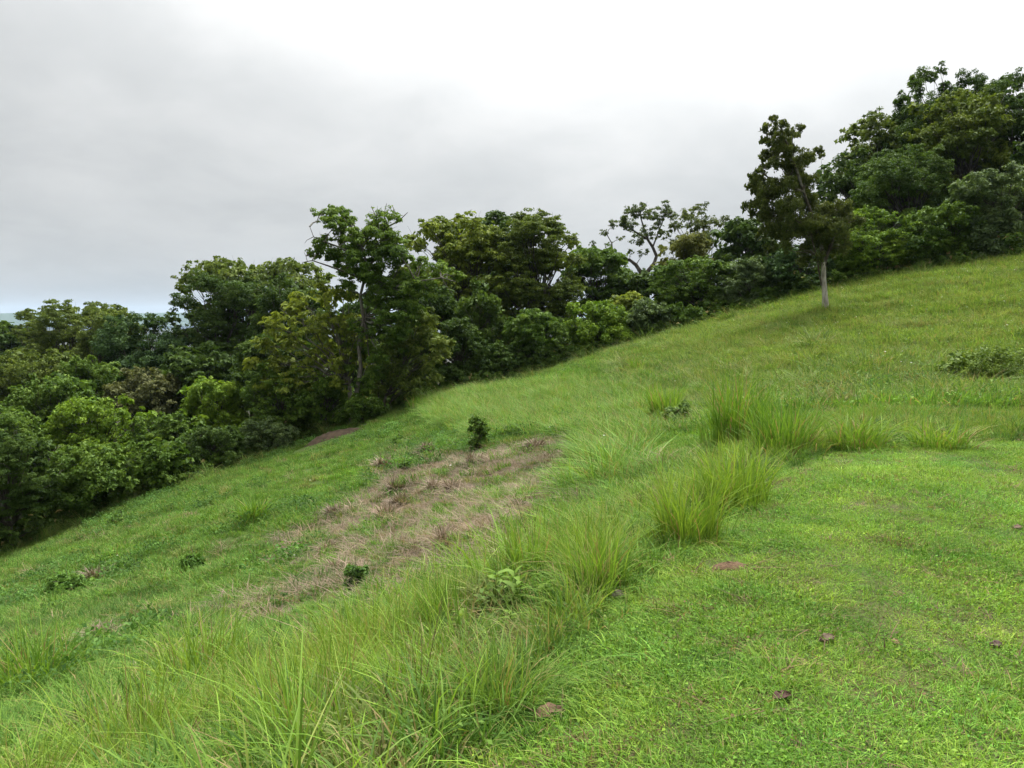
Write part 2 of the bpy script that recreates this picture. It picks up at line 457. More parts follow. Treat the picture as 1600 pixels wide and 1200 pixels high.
def tree(name, label, cat, D, lobes_px, color, base=None, leaf=4.8, trunk_px=10, bark=(0.10, 0.085, 0.065), group=None, dens=1.0, droop=0.0,
         seed=0, deep=0.75, limbs=None, crown_name='crown', stem_name='trunk', trunk_path=None, aspect=0.5, back=True, twigs=0, fork=0.45, flat=0.55, bare=0, limb_bark=None):
    """a plant at depth D. lobes_px: (column, row, radius[, tint shift[, density]]) of the foliage masses as the photograph shows them."""
    rng = np.random.default_rng(seed + 100)
    m = PX(D)
    L = [(l + (0.0, 1.0))[:5] if len(l) == 3 else (l + (1.0,))[:5] for l in lobes_px]
    cxm = sum(l[0] * l[2] for l in L) / sum(l[2] for l in L)
    half = max(8, 0.5 * (max(l[0] + l[2] for l in L) - min(l[0] - l[2] for l in L))) * m
    bx = cxm if base is None else base
    root_p = at(bx, 500, D); root_p[2] = H(root_p[0], root_p[1]) - 0.03
    root = bpy.data.objects.new(name, None); COL.objects.link(root); root.location = root_p; root.empty_display_size = 0.3
    tag(root, label, cat, group)
    lob, far = [], []
    for (cx, cy, r, ts, dn) in L:
        c = at(cx, cy, D); rm = r * m
        room = deep * math.sqrt(max(0.05, 1 - min(0.95, ((cx - cxm) * m / half) ** 2))) * half
        yo = rng.uniform(-0.8, 0.55) * room
        k = (D + yo) / D
        c = EYE + (c - EYE) * k
        lob.append((c - root_p, rm, ts, dn))
        if back:                      # the far half of the crown
            c2 = c + np.array([rng.normal(0, .35) * rm, room * rng.uniform(0.5, 1.0) - yo * 0.5, rng.uniform(-.35, .15) * rm])
            far.append((c2 - root_p, rm * 0.95, ts - 0.05, dn * 0.7))
    parts_ = [foliage(lob, leaf * m * 1.08, rng, dens * .50, droop, aspect=aspect, flat=flat)]
    if far: parts_.append(foliage(far, leaf * m * 2.1, rng, dens * .72, droop, aspect=max(.5, aspect), flat=flat))
    v, q, t = join(parts_)
    lob = lob + far
    items, limbs_i = [], []
    top = max(l[0][2] for l in lob)
    if trunk_path:
        path = [at(px, py, D + (p[2] if len(p) > 2 else 0)) - root_p for p in trunk_path for px, py in [p[:2]]]
        path = np.array(path); path[0] = (path[0][0], path[0][1], -0.25)
    else:
        cen = np.mean([l[0] for l in lob], axis=0)
        path = bend((0, 0, -0.25), (cen[0] * 0.8, cen[1] * 0.8, max(0.5, cen[2] * 0.55 + top * 0.3)), 6, 0.0, 0.03, rng)
    tr = trunk_px * m * 0.5
    rr = tr * np.linspace(1.0, 0.42, len(path)); rr[0] *= 1.6; rr[1] *= 1.05
    items.append((path, rr))
    tops = path
    wood = np.concatenate([path[max(1, len(path) // 2):]] + [np.array([at(p[0], p[1], D + (p[3] if len(p) > 3 else 0)) - root_p for p in lp]) for lp in limbs]) if limbs else None
    for i, (c, r, ts, dn) in enumerate(lob):
        hz = [abs(p[2] - fork * c[2]) for p in tops]; j = int(np.argmin(hz)); j = max(1, min(j, len(tops) - 1))
        st = tops[j]
        if wood is not None:
            dd = np.linalg.norm(wood - c, axis=1) + 3.0 * np.maximum(0, wood[:, 2] - c[2]); st = wood[int(np.argmin(dd))]
        b = bend(st, c, 6, 0.06, 0.05, rng)
        r0 = min(rr[j] * 0.55, max(0.012, 0.05 * r + 0.01))
        limbs_i.append((b, np.linspace(r0, max(0.008, r0 * 0.25), 6)))
        for _ in range(2 + twigs):
            e = c + norm(rng.normal(0, 1, 3) + np.array([0, 0, .3])) * r * rng.uniform(.7, 1.2)
            limbs_i.append((bend(b[3 + rng.integers(0, 3)], e, 4, 0.05, 0.06, rng), np.linspace(max(0.006, r0 * .3), 0.005, 4)))
    for lp in (limbs or []):
        pts = np.array([at(p[0], p[1], D + (p[3] if len(p) > 3 else 0)) - root_p for p in lp]); rad = np.array([p[2] * m * 0.5 for p in lp])
        limbs_i.append((pts, rad))
    if bare:
        limbs_i.append((path[bare - 1:], rr[bare - 1:] * .98)); items = [(path[:bare], rr[:bare])]
    link('branches', tubes('branches', limbs_i, 5, M_BARK), root, limb_bark or tuple(x * .6 for x in bark))
    link(stem_name, tubes(stem_name, items, 6, M_BARK), root, bark)
    link(crown_name, fast_mesh(crown_name, v, q, t, M_LEAF), root, color)
    return root

def ell(cx, top, bottom, hw, seed, size=0.36, fill=1.0, ts=0.0, jig=0.1):
    """foliage masses filling an outline: columns cx-hw..cx+hw, rows top..bottom, domed at the top"""
    rng = np.random.default_rng(seed + 900)
    hh = (bottom - top) / 2; cy = (top + bottom) / 2
    r0 = size * min(hw, hh) + 5
    hw *= 1.06; top -= 5; hh = (bottom - top) / 2; cy = (top + bottom) / 2
    n = int(fill * 3.2 * hw * hh / (r0 * r0)) + 5
    res = []
    m_ = max(5, int(2.2 * hw / r0))
    for i in range(m_):                                   # small masses along the domed outline
        a = math.pi * (i + rng.uniform(.2, .8)) / m_; r = r0 * rng.uniform(.5, .85)
        ca, sa = math.cos(a), math.sin(a)
        res.append((cx + math.copysign(abs(ca) ** .75, ca) * (hw - r), cy - sa ** .75 * (hh - r) + rng.normal(0, 3), r, ts + rng.normal(0.04, jig), 1.0))
    for i in range(n):
        for _ in range(30):
            a, b = rng.uniform(-1, 1, 2)
            lim = 1 if b < 0 else 1.25
            if (abs(a) ** 2.3 + abs(b) ** 2.3) < lim: break
        r = r0 * rng.uniform(0.45, 1.2)
        res.append((cx + a * (hw - r * 0.8), cy + b * (hh - r * 0.8), r, ts + rng.normal(0, jig), 1.0))
    return res

DK = (0.058, 0.102, 0.019); MID = (0.086, 0.150, 0.022); LT = (0.140, 0.230, 0.023); YG = (0.190, 0.240, 0.028)
OLV = (0.115, 0.160, 0.031); GREY = (0.090, 0.136, 0.046); BRN = (0.112, 0.124, 0.046); BLU = (0.052, 0.100, 0.030)
G1 = 'trees of the valley below the slope'; G2 = 'trees along the forest edge'; G3 = 'shrubs along the forest edge'; G4 = 'trees on the rise at the right'

def T(label, D, box, color, group, seed, name='broadleaf_tree', cat='tree', **kw):
    s = {k: kw.pop(k) for k in ('size', 'fill', 'ts', 'jig') if k in kw}
    rr_ = random.Random(seed); kw.setdefault('leaf', rr_.choice([3.5, 3.9, 4.4, 4.9, 5.6])); kw.setdefault('aspect', rr_.choice([.36, .45, .55, .62])); kw.setdefault('flat', rr_.choice([.35, .5, .6, .75]))
    return tree(name, label, cat, D, ell(*box, seed, **s), color, group=group, seed=seed, **kw)
def B(label, D, box, color, group, seed, **kw):
    kw.setdefault('trunk_px', 4)
    return T(label, D, box, color, group, seed, name='shrub', cat='shrub', crown_name='foliage', stem_name='stem', **kw)

# valley at the left, far to near
T('flat-topped feathery tree on the skyline at far left', 66, (108, 466, 610, 92), OLV, G1, 1, size=0.26, flat=0.3, dens=1.0, jig=.08)
T('small dark tree at the left margin below the blue mountain', 84, (4, 506, 590, 56), DK, G1, 2, leaf=7.0)
T('dark blue-green tree between the flat-topped and the umbrella tree', 58, (212, 486, 650, 70), BLU, G1, 3)
T('tall umbrella-crowned dark tree left of the white-barked tree', 60, (345, 420, 680, 92), DK, G1, 4, size=0.27, flat=0.4, trunk_px=12)
T('feathery spreading crown behind the umbrella tree, open against the sky', 64, (390, 404, 500, 116), OLV, G1, 5, size=0.36, flat=0.3, dens=0.62, jig=.06)
T('dark rounded tree filling the gap left of the white-barked tree', 56, (452, 424, 690, 66), DK, G1, 6)
T('pale green low crown at the left margin under the flat-topped tree', 54, (40, 552, 660, 66), OLV, G1, 7, size=.3)
T('light green crown right of the pale crown in the valley', 52, (128, 560, 670, 52), MID, G1, 8, size=.3)
T('brownish-grey rounded tree in the middle of the valley', 50, (222, 576, 690, 56), BRN, G1, 9, size=.3)
T('bright fresh green round tree in front of the umbrella tree', 47, (332, 592, 690, 46), LT, G1, 10, size=.3, ts=.05)
T('mid green crown left of the brownish-grey tree, half hidden', 47, (70, 590, 700, 64), MID, G1, 11, size=.3)
T('yellow-green domed tree above the dark thicket at left', 41, (140, 622, 760, 72), LT, G1, 12, size=.3, ts=.06)
T('dark green crown between the yellow-green dome and the vine thicket', 41, (248, 640, 770, 56), MID, G1, 13, size=.3)
T('dull green crown on the left margin above the dark corner tree', 38, (-10, 640, 790, 68), MID, G1, 14, size=.3)
T('dark shaded tree in the left corner at the foot of the slope', 28.6, (0, 676, 868, 74), DK, G1, 15, size=.3, dens=1.05)
B('yellow-topped bush beside the dark corner tree', 31.2, (128, 690, 830, 66), MID, G3, 16, ts=.06)
B('dark leafy bush right of the yellow-topped bush', 33, (232, 694, 780, 56), MID, G3, 17)
B('low dark bush below the bright fresh green tree', 35.5, (322, 668, 748, 52), DK, G3, 18)
B('low grey-green bush nearest the grass left of the vine thicket', 37, (415, 660, 716, 44), GREY, G3, 19)
B('bushy light green thicket of creepers left of the white-barked tree', 39.5, (436, 566, 700, 58), MID, G3, 20, size=.28, ts=.04, droop=.1)
B('low leafy shrub at the foot of the yellow-green drooping tree', 39.2, (505, 588, 672, 48), MID, G3, 21, size=.3)

T('dark tree in the hollow behind the bright fresh green tree', 52, (300, 540, 720, 62), DK, G1, 22, size=.28, leaf=7.0)
T('dark tree standing behind the vine thicket and the drooping tree', 48, (420, 520, 720, 60), DK, G1, 23, size=.28, leaf=7.0)
T('dark tree close behind the white-blotched trunk', 46, (560, 470, 690, 56), DK, G2, 24, size=.28, leaf=7.0)
T('dark tree behind the pale drooping sprays', 47, (664, 440, 660, 60), DK, G2, 25, size=.28, leaf=7.0)
T('olive tree right of the flat-topped tree, below the skyline', 60, (168, 486, 650, 52), OLV, G1, 26, size=.28)
# middle of the picture
T('large domed tree with yellow-green top left of the gap', 53, (712, 332, 560, 92), (0.150, 0.198, 0.027), G2, 30, size=.26, trunk_px=16, dens=1.05, jig=.12)
T('large dark domed tree joined to the yellow-topped dome at its right', 52, (838, 330, 560, 74), (0.105, 0.148, 0.024), G2, 31, size=.27, trunk_px=14, dens=1.05, jig=.12)
T('dark tree behind the two big domes', 60, (770, 334, 560, 70), DK, G2, 32, size=.3, leaf=7.0)
T('mid green tree sloping down right of the big domed trees', 58, (935, 382, 520, 56), MID, G2, 33, size=.28)
T('shaded tree in the hollow under the open branching tree', 57, (992, 425, 530, 48), DK, G2, 34, size=.3, leaf=7.0)
B('curtain of hanging creeper below the yellow-topped dome', 46, (748, 446, 606, 42), (0.080, 0.132, 0.026), G3, 35, size=.3, droop=.5)
B('dark shrub in the shade right of the drooping companion tree', 43, (716, 500, 612, 40), DK, G3, 36)
B('tall vine-covered cone-shaped shrub under the dark dome', 44, (835, 482, 594, 50), MID, G3, 37, size=.28, droop=.12)
B('low dark shrub between the creeper curtain and the cone shrub', 43, (778, 540, 602, 34), DK, G3, 38)
B('light green bushy shrub right of the cone-shaped shrub', 45, (930, 470, 572, 54), LT, G3, 39, size=.27, ts=-.03)
B('dark shrub in the gap behind the cone shrub and the light green bush', 49, (876, 500, 590, 46), DK, G3, 47, leaf=6.0)
B('low dark shrub under the light green bush at the grass edge', 43.6, (826, 536, 592, 40), DK, G3, 48, leaf=5.0)
B('small bright yellow-green shrub behind the light green bush', 48, (985, 458, 540, 28), YG, G3, 40)
B('grey-green shrub at the grass edge below the rusty tree', 44.6, (1018, 470, 545, 40), GREY, G3, 41)
T('rusty-tinged tree below the open branching tree', 56, (1078, 362, 500, 46), (0.140, 0.158, 0.036), G2, 42, size=.27)
B('broad mottled green bush in front of the rusty tree', 47, (1092, 402, 520, 74), MID, G3, 43, size=.24, jig=.13)
B('silvery-leaved bush left of the lone tree', 45, (1172, 404, 500, 50), GREY, G3, 44, size=.27, jig=.12)
T('dark tree peeping out left of the lone vine-covered tree', 55, (1172, 344, 480, 54), DK, G2, 45, size=.28, leaf=7.0)
B('shaded bush directly behind the trunk of the lone tree', 44, (1252, 384, 470, 52), BLU, G3, 46, size=.28)

# rise at the right
T('dark tree just right of the lone tree, below the skyline dome', 53, (1346, 236, 450, 70), DK, G4, 50, size=.26)
T('pale-topped tree on the shoulder of the right-hand rise', 56, (1388, 172, 400, 60), OLV, G4, 51, size=.28, ts=.04)
T('tallest dark domed tree on the right skyline', 55, (1480, 102, 400, 84), DK, G4, 52, size=.24, trunk_px=16)
T('olive-crowned tree in front of the tallest dome', 50, (1510, 134, 400, 74), (0.108, 0.152, 0.024), G4, 53, size=.25)
T('dark tree at the right margin beneath the skyline', 52, (1590, 112, 400, 76), DK, G4, 54, size=.26)
T('mid green tree under the pale-topped tree', 47.5, (1425, 226, 436, 78), (0.076, 0.130, 0.022), G4, 55, size=.25)
T('grey-green leafy tree at the right margin near the grass', 42.5, (1574, 258, 412, 72), GREY, G4, 56, size=.26)
B('bright green bush at the grass edge right of the lone tree', 43.5, (1372, 326, 450, 76), LT, G3, 57, size=.26, ts=-.04)
B('dark green bush between the bright bush and the grey-green tree', 42.8, (1482, 318, 430, 66), MID, G3, 58, size=.26)
T('dark tree beyond the right margin behind the grey-green tree', 46, (1668, 190, 400, 70), DK, G4, 59, size=.26, leaf=7.0)

# white-barked emergent tree and its two companions
tree('emergent_tree', 'tall sparse tree with white-blotched trunk and bare twigs at forest edge', 'tree', 38.4,
     [(508, 334, 20, .12), (522, 352, 17, .08), (546, 340, 14, .08, .8), (575, 372, 26, .22), (552, 365, 18, .1), (590, 336, 16, .1, .35), (612, 334, 15, .1, .3), (600, 352, 12, .1, .4),
      (498, 392, 14, -.05, .7), (525, 396, 20, -.1), (556, 405, 26, -.15), (598, 398, 30, -.2), (622, 396, 20, -.2), (575, 425, 24, -.15), (540, 425, 18, -.1, .8),
      (642, 436, 26, 0), (688, 424, 20, .2), (714, 432, 12, .2), (660, 410, 16, .05, .7), (606, 466, 28, -.1), (636, 486, 26, -.08), (620, 520, 28, -.12), (640, 462, 24, 0), (590, 440, 24, -.1), (540, 448, 16, -.05), (620, 436, 22, 0), (664, 448, 20, .05), (598, 500, 20, -.1), (572, 545, 16, -.1, .8), (590, 560, 20, -.1), (545, 575, 14, 0, .8), (582, 590, 18, -.1), (550, 505, 13, 0, .8), (575, 470, 16, -.1, .8), (548, 540, 16, 0, .9), (566, 600, 16, -.1), (570, 520, 14, -.1, .7), (500, 376, 14, 0, .8), (488, 396, 10, 0, .7), (610, 372, 18, .1, .6), (556, 386, 18, .05), (528, 372, 14, .05), (584, 352, 14, .15, .8)],
     (0.105, 0.175, 0.026), base=563, leaf=4.0, dens=1.7, trunk_px=8, bark=(0.15, 0.137, 0.115), limb_bark=(0.10, 0.09, 0.07), seed=70, group=G2, twigs=1, deep=.35, aspect=.45,
     trunk_path=[(563, 646), (557, 612), (564, 575), (560, 540), (568, 500), (563, 462), (574, 418), (566, 385), (556, 362)],
     limbs=[[(566, 436, 5), (540, 425, 3.4, -.6), (512, 415, 2.4, -.9), (488, 407, 1.7, -1), (472, 410, .9, -1)], [(480, 408, 1.1, -1), (478, 400, .8, -1), (475, 394, .5, -1)],
            [(556, 400, 4.4), (530, 386, 3, -.6), (508, 378, 2.2, -.9), (490, 370, 1.4, -1), (484, 354, .7, -1)], [(490, 370, 1.2, -1), (480, 375, .8, -1), (476, 380, .5, -1)],
            [(572, 396, 5), (592, 366, 4, .5), (606, 354, 3, .7), (622, 346, 2, .8), (637, 332, 1, 1)], [(606, 354, 2.4, .7), (600, 336, 1.6, .8), (604, 318, .8, .9)],
            [(622, 346, 1.8, .8), (618, 332, 1.2, .8), (612, 320, .7, .8)], [(594, 364, 2.4, .5), (588, 340, 1.6, .6), (580, 322, .8, .6)],
            [(565, 462, 5), (610, 450, 3.5, 0), (650, 440, 2.4, -.6), (690, 434, 1.6, -1.4), (712, 440, .9, -1.8)], [(690, 434, 1.4, -1.4), (698, 448, 1, -1.5), (706, 457, .7, -1.6)]])
tree('drooping_tree', 'yellow-green drooping tree with layered sprays left of the white-blotched trunk', 'tree', 39.0,
     [(505, 462, 24, .08), (538, 458, 20, .05), (468, 474, 20, .08), (448, 490, 20, .1), (428, 512, 22, .1), (408, 540, 18, .1), (396, 566, 14, .1), (478, 508, 26, .02), (530, 510, 26, -.02),
      (500, 540, 26, .05), (545, 540, 22, .06), (455, 540, 24, 0), (430, 568, 22, 0), (480, 570, 22, 0), (525, 572, 22, .04), (415, 600, 20, 0), (450, 600, 26, 0), (490, 600, 24, -.02), (530, 600, 20, 0), (510, 500, 22, .05), (550, 500, 18, 0), (560, 560, 18, .04)],
     (0.175, 0.222, 0.032), base=549, leaf=7.5, trunk_px=7, bark=(0.16, 0.14, 0.11), seed=71, group=G2, aspect=.34, dens=.95, flat=.3,
     trunk_path=[(549, 640), (546, 600), (538, 560), (525, 520), (510, 490)], deep=.5)
tree('drooping_tree', 'dark companion tree with pale drooping sprays right of the white-blotched trunk', 'tree', 39.5,
     [(610, 548, 26, -.12), (642, 540, 26, -.05), (668, 528, 22, .05), (688, 536, 16, .22), (696, 552, 10, .22), (650, 575, 26, -.1), (620, 590, 26, -.15), (590, 575, 20, -.12), (675, 560, 16, .15),
      (590, 612, 18, -.1), (640, 606, 20, -.1), (665, 500, 22, 0), (670, 590, 16, -.1), (640, 515, 24, -.06)],
     (0.112, 0.152, 0.028), base=582, leaf=6.5, trunk_px=6, seed=72, group=G2, aspect=.36, dens=.95, deep=.6)
B('small dark bush round the foot of the white-blotched trunk', 37.6, (570, 622, 664, 30), MID, G3, 73, size=.4)

# open branching tree on the skyline
tree('open_branched_tree', 'open bare-limbed tree spreading against the sky behind the gap', 'tree', 66,
     [(944, 364, 8, 0, .8), (958, 352, 10, 0, .9), (974, 346, 16), (986, 332, 16), (1002, 330, 16), (1018, 334, 15), (1038, 326, 14), (1048, 336, 12), (1000, 372, 17, 0, .8), (1014, 362, 14, 0, .8), (986, 350, 14), (1030, 338, 12),
      (926, 382, 6, 0, .6), (952, 384, 7, 0, .4), (970, 374, 8, 0, .4), (984, 394, 8, 0, .5), (1006, 396, 10, 0, .6), (1030, 350, 9, 0, .7)],
     (0.085, 0.120, 0.034), base=1010, leaf=3.4, trunk_px=10, bark=(0.17, 0.14, 0.12), seed=80, group=G2, deep=.6, dens=.95, back=False, twigs=1,
     trunk_path=[(1010, 520), (1010, 460), (1006, 430)],
     limbs=[[(1006, 432, 8), (994, 414, 6), (984, 406, 5), (966, 402, 4), (946, 394, 3), (932, 388, 2.4), (924, 376, 1.4)], [(966, 402, 3), (957, 392, 2.4), (956, 380, 2), (948, 366, 1.2)],
            [(1006, 432, 8), (1022, 412, 6), (1026, 400, 5.4), (1020, 386, 5), (1012, 374, 4), (1006, 356, 3), (1000, 336, 1.6)], [(1012, 374, 3), (990, 360, 2.4), (972, 348, 1.4)],
            [(1020, 386, 3), (1030, 360, 2.2), (1040, 334, 1.4)]])
tree('broadleaf_tree', 'thin-crowned tree right of the open bare-limbed tree on the skyline', 'tree', 64,
     [(1040, 366, 11, 0, .7), (1056, 352, 13), (1074, 336, 13), (1096, 326, 13), (1086, 350, 17), (1112, 345, 15), (1132, 342, 11), (1052, 378, 8, 0, .6), (1150, 350, 10), (1110, 370, 16), (1140, 365, 14)],
     (0.095, 0.125, 0.036), leaf=3.4, trunk_px=8, seed=81, group=G2, dens=.6, deep=.6)

# lone tree smothered in creeper, on the grass
tree('vine_covered_tree', 'lone slender tree with pale bare trunk, smothered in hanging creeper', 'tree', 35,
     [(1208, 186, 9, .1), (1222, 194, 11, .1, .9), (1226, 222, 15), (1258, 250, 12), (1236, 206, 10, .1), (1251, 199, 9, .1), (1216, 212, 13), (1212, 232, 14), (1206, 252, 11), (1232, 236, 18), (1256, 244, 15), (1276, 236, 10, .05), (1286, 242, 6, .05), (1240, 262, 17),
      (1184, 266, 8, -.05), (1188, 284, 15), (1204, 288, 18), (1196, 310, 18, -.05), (1196, 334, 14, -.05, .9), (1204, 356, 12, -.1, .8), (1226, 290, 22, -.05), (1256, 282, 22), (1262, 312, 24, -.05), (1232, 328, 24, -.08), (1214, 350, 14, -.1), (1240, 362, 18, -.1), (1228, 384, 12, -.2, .8),
      (1266, 348, 22), (1300, 324, 17, .1), (1324, 328, 17, .1), (1340, 344, 11, .05), (1286, 350, 20), (1312, 362, 20), (1296, 384, 16), (1280, 402, 12, 0, .8), (1320, 386, 12, 0, .7), (1278, 372, 18, -.05), (1300, 352, 20), (1262, 388, 14, -.1), (1250, 345, 20, -.08)],
     (0.088, 0.112, 0.028), base=1291, leaf=3.7, trunk_px=8.5, bark=(0.38, 0.35, 0.30), bare=4, limb_bark=(0.07, 0.06, 0.04), seed=90, group=None, droop=.34, dens=2.1, deep=.6, aspect=.42,
     trunk_path=[(1291, 488), (1289, 462), (1287, 436), (1287, 410), (1283, 380), (1272, 345), (1256, 300), (1240, 250), (1222, 205)],
     limbs=[[(1287, 415, 7), (1296, 390, 5), (1308, 360, 4), (1318, 335, 3)], [(1284, 446, 3, -.2), (1280, 425, 3, -.3), (1276, 400, 2.4, -.4), (1268, 372, 2, -.4)], [(1256, 300, 5), (1230, 290, 4), (1204, 280, 3), (1188, 268, 1.5)]])

# ------------------------------------------------------------------ small shrubs on the slope
GS = 'small dark shrubs on the slope'
def slope_shrub(label, px, py, hw, h, color, seed, leaf=4.5, **kw):
    p = hit(px, py); h *= 1.12; hw *= 1.05; color = (color[0] * 2.2, color[1] * 2.2, color[2] * 1.1)
    ls = [(px + random.uniform(-.6, .6) * hw, py - h * random.uniform(.0, .82), hw * random.uniform(.28, .48), random.uniform(-.15, .15)) for _ in range(17)]
    return tree('shrub', label, 'shrub', float(p[1]), ls, color, base=px, leaf=leaf, trunk_px=1.4, seed=seed, group=GS, crown_name='foliage', stem_name='stem', deep=.7, dens=.9, flat=.9, **kw)
slope_shrub('upright dark shrub among bright grass above the straw patch', 748, 702, 19, 52, (0.040, 0.072, 0.024), 201)
slope_shrub('rounded dark shrub at the lower end of the straw patch', 553, 926, 20, 38, (0.045, 0.085, 0.040), 202, 5.5)
slope_shrub('low round dark shrub alone on the left slope', 297, 900, 21, 26, (0.034, 0.070, 0.022), 203, 5)
slope_shrub('straggling low dark shrub near the left margin of the slope', 95, 934, 40, 30, (0.048, 0.090, 0.030), 204, 5)
slope_shrub('dark shrub with drooping leaves among the tall grass tussocks', 1066, 668, 26, 36, (0.055, 0.090, 0.042), 205, 7)
slope_shrub('tiny dark shrub at the top of the straw patch', 632, 738, 10, 16, (0.040, 0.075, 0.03), 206, 4)
slope_shrub('spreading low shrub on the rise at the right margin', 1560, 600, 84, 34, (0.050, 0.078, 0.024), 208, 4.2)
slope_shrub('low leafy shrub on the shoulder left of the upright shrub', 624, 696, 12, 12, (0.045, 0.085, 0.025), 209, 4)
slope_shrub('dark low shrub halfway down the left slope near the trees', 185, 826, 26, 18, (0.045, 0.080, 0.025), 210, 4)

# ------------------------------------------------------------------ tussocks
def tussock(name, label, px, py, wpx, hpx, color, seed, group, dead=False, n=170, lean=.5, cat='grass clump', spikes=0):
    rng = np.random.default_rng(seed)
    p = hit(px, py); m = PX(p[1]) * math.hypot(1, (py - 500) / F)
    h = hpx * m * (1.25 if dead else 1.08); rad = wpx * m * (0.26 if dead else 0.34)
    wd = max(0.004, 1.1 * m * 1.7)
    parts = [blades(n, rad, (h * .45, h * 1.1), wd, lean, rng, 4)]
    if dead: parts.append(blades(n // 2, rad * 1.3, (h * .4, h * .8), wd, 1.3, rng, 3))
    else: parts.append(blades(n // 3, rad * 1.5, (h * .3, h * .65), wd, lean * 1.7, rng, 4))
    v, q, t = join(parts)
    me = fast_mesh(name, v, q, t, M_STRAW if dead else M_TUFT)
    o = link(name, me, None, color); o.location = (p[0], p[1], H(p[0], p[1]) - 0.01)
    return tag(o, label, cat, group)
GREEN_T = (0.160, 0.268, 0.034); GREEN_D = (0.130, 0.235, 0.028); GREEN_Y = (0.178, 0.280, 0.034)
gt = 'tall green grass tussocks along the lawn edge'
for i, (lab, x, y, wd, h, c, nn, ln) in enumerate([
    ('tall green grass tussock right of the straw patch, largest of the near row', 930, 925, 130, 125, GREEN_T, 330, .45),
    ('upright tussock left of the largest near tussock', 830, 915, 110, 115, GREEN_T, 280, .4),
    ('dense tussock in front of the broad-leaved weeds', 690, 995, 90, 100, GREEN_D, 240, .4),
    ('bluish tussock with arching blades above the curled dead leaf', 790, 1105, 170, 130, (0.150, 0.250, 0.045), 320, .7),
    ('tussock bending left of the arching bluish tussock', 650, 1110, 150, 150, GREEN_T, 300, .5),
    ('yellow-green tussock at the corner of the mown lawn', 1075, 845, 130, 130, GREEN_Y, 320, .42),
    ('yellow-green tussock up-slope of the corner tussock', 1150, 792, 140, 120, GREEN_Y, 320, .45),
    ('tall dark green tussock at the inner edge of the lawn', 1222, 718, 120, 120, GREEN_D, 330, .4),
    ('tallest spiky tussock behind the yellow-green pair', 1150, 690, 110, 125, GREEN_D, 300, .32),
    ('spiky tussock left of the shrub with drooping leaves', 1040, 662, 66, 70, GREEN_T, 200, .35),
    ('low tussock spreading onto the lawn at its back edge', 1470, 700, 120, 56, GREEN_T, 240, .7),
    ('arching tussock between the dark tussock and the back edge', 1340, 700, 120, 70, GREEN_T, 260, .6),
    ('round green tussock alone on the left slope', 400, 818, 56, 46, GREEN_D, 170, .5),
    ('tussock at the bottom left margin', 50, 1080, 170, 110, GREEN_D, 300, .55),
    ('small tussock on the ridge below the creeper curtain', 650, 640, 36, 26, GREEN_D, 110, .45),
    ('pale tussock on the upper slope below the grey-green shrub', 1000, 580, 40, 24, GREEN_D, 110, .5),
    ('loose tussock in the mown lawn near the dark fallen leaf', 1215, 1062, 150, 60, GREEN_T, 120, 1.1),
    ('loose tussock in the mown lawn at the right margin', 1545, 1085, 130, 50, GREEN_T, 110, 1.1),
    ('tussock in the bottom foreground left of centre', 480, 1180, 190, 190, GREEN_T, 300, .5),
    ('tussock in the bottom foreground nearest the left corner', 200, 1190, 200, 170, GREEN_Y, 300, .55),
    ('tussock with brown seed spikes left of the dense tussock', 560, 1040, 140, 120, GREEN_T, 280, .5),
    ('tussock on the left foreground rise with dark seed spikes', 320, 1075, 170, 120, GREEN_Y, 280, .55)]):
    tussock('grass_tussock', lab, x, y, wd, h, c, 300 + i, gt, False, nn, ln)
gd = 'dead grass tussocks on the straw patch'
for i, (lab, x, y, wd, h) in enumerate([
    ('dead grass tussock lowest on the straw patch, largest and darkest', 697, 858, 46, 34), ('dead tussock in the middle of the straw patch, upper of a pair', 620, 772, 34, 26),
    ('dead tussock in the middle of the straw patch, lower of a pair', 625, 790, 34, 22), ('dead tussock on the left of the straw patch beside green turf', 522, 806, 32, 22),
    ('dead tussock below the middle pair', 604, 814, 40, 26), ('dead tussock at the top of the straw patch under the upright shrub', 742, 726, 40, 22),
    ('dead tussock at the top left of the straw patch', 600, 734, 40, 22), ('pale dead tussock on the upper edge left of the upright shrub', 668, 708, 32, 18),
    ('dead tussock near the lower left edge of the straw patch', 514, 868, 40, 22), ('small dead tussock at the far lower left of the straw patch', 472, 890, 26, 18),
    ('dead tussock behind the rounded dark shrub', 524, 902, 36, 24), ('dead tussock right of the middle pair', 680, 766, 32, 22),
    ('dead tussock in the bare centre of the straw patch', 706, 770, 34, 20), ('dead tussock alone on the lower left slope', 158, 1000, 46, 28),
    ('dead tussock on the right edge of the straw patch', 838, 704, 44, 22), ('pale straw tuft on the left slope beside the straggling shrub', 150, 912, 40, 26),
    ('two-toned dead tussock below the lone lower left one', 215, 1062, 50, 22)]):
    tussock('dead_tussock', lab, x, y, wd, h, random.choice([(0.21, 0.155, 0.105), (0.18, 0.138, 0.098), (0.24, 0.185, 0.13)]), 400 + i, gd, True, 170, .7)

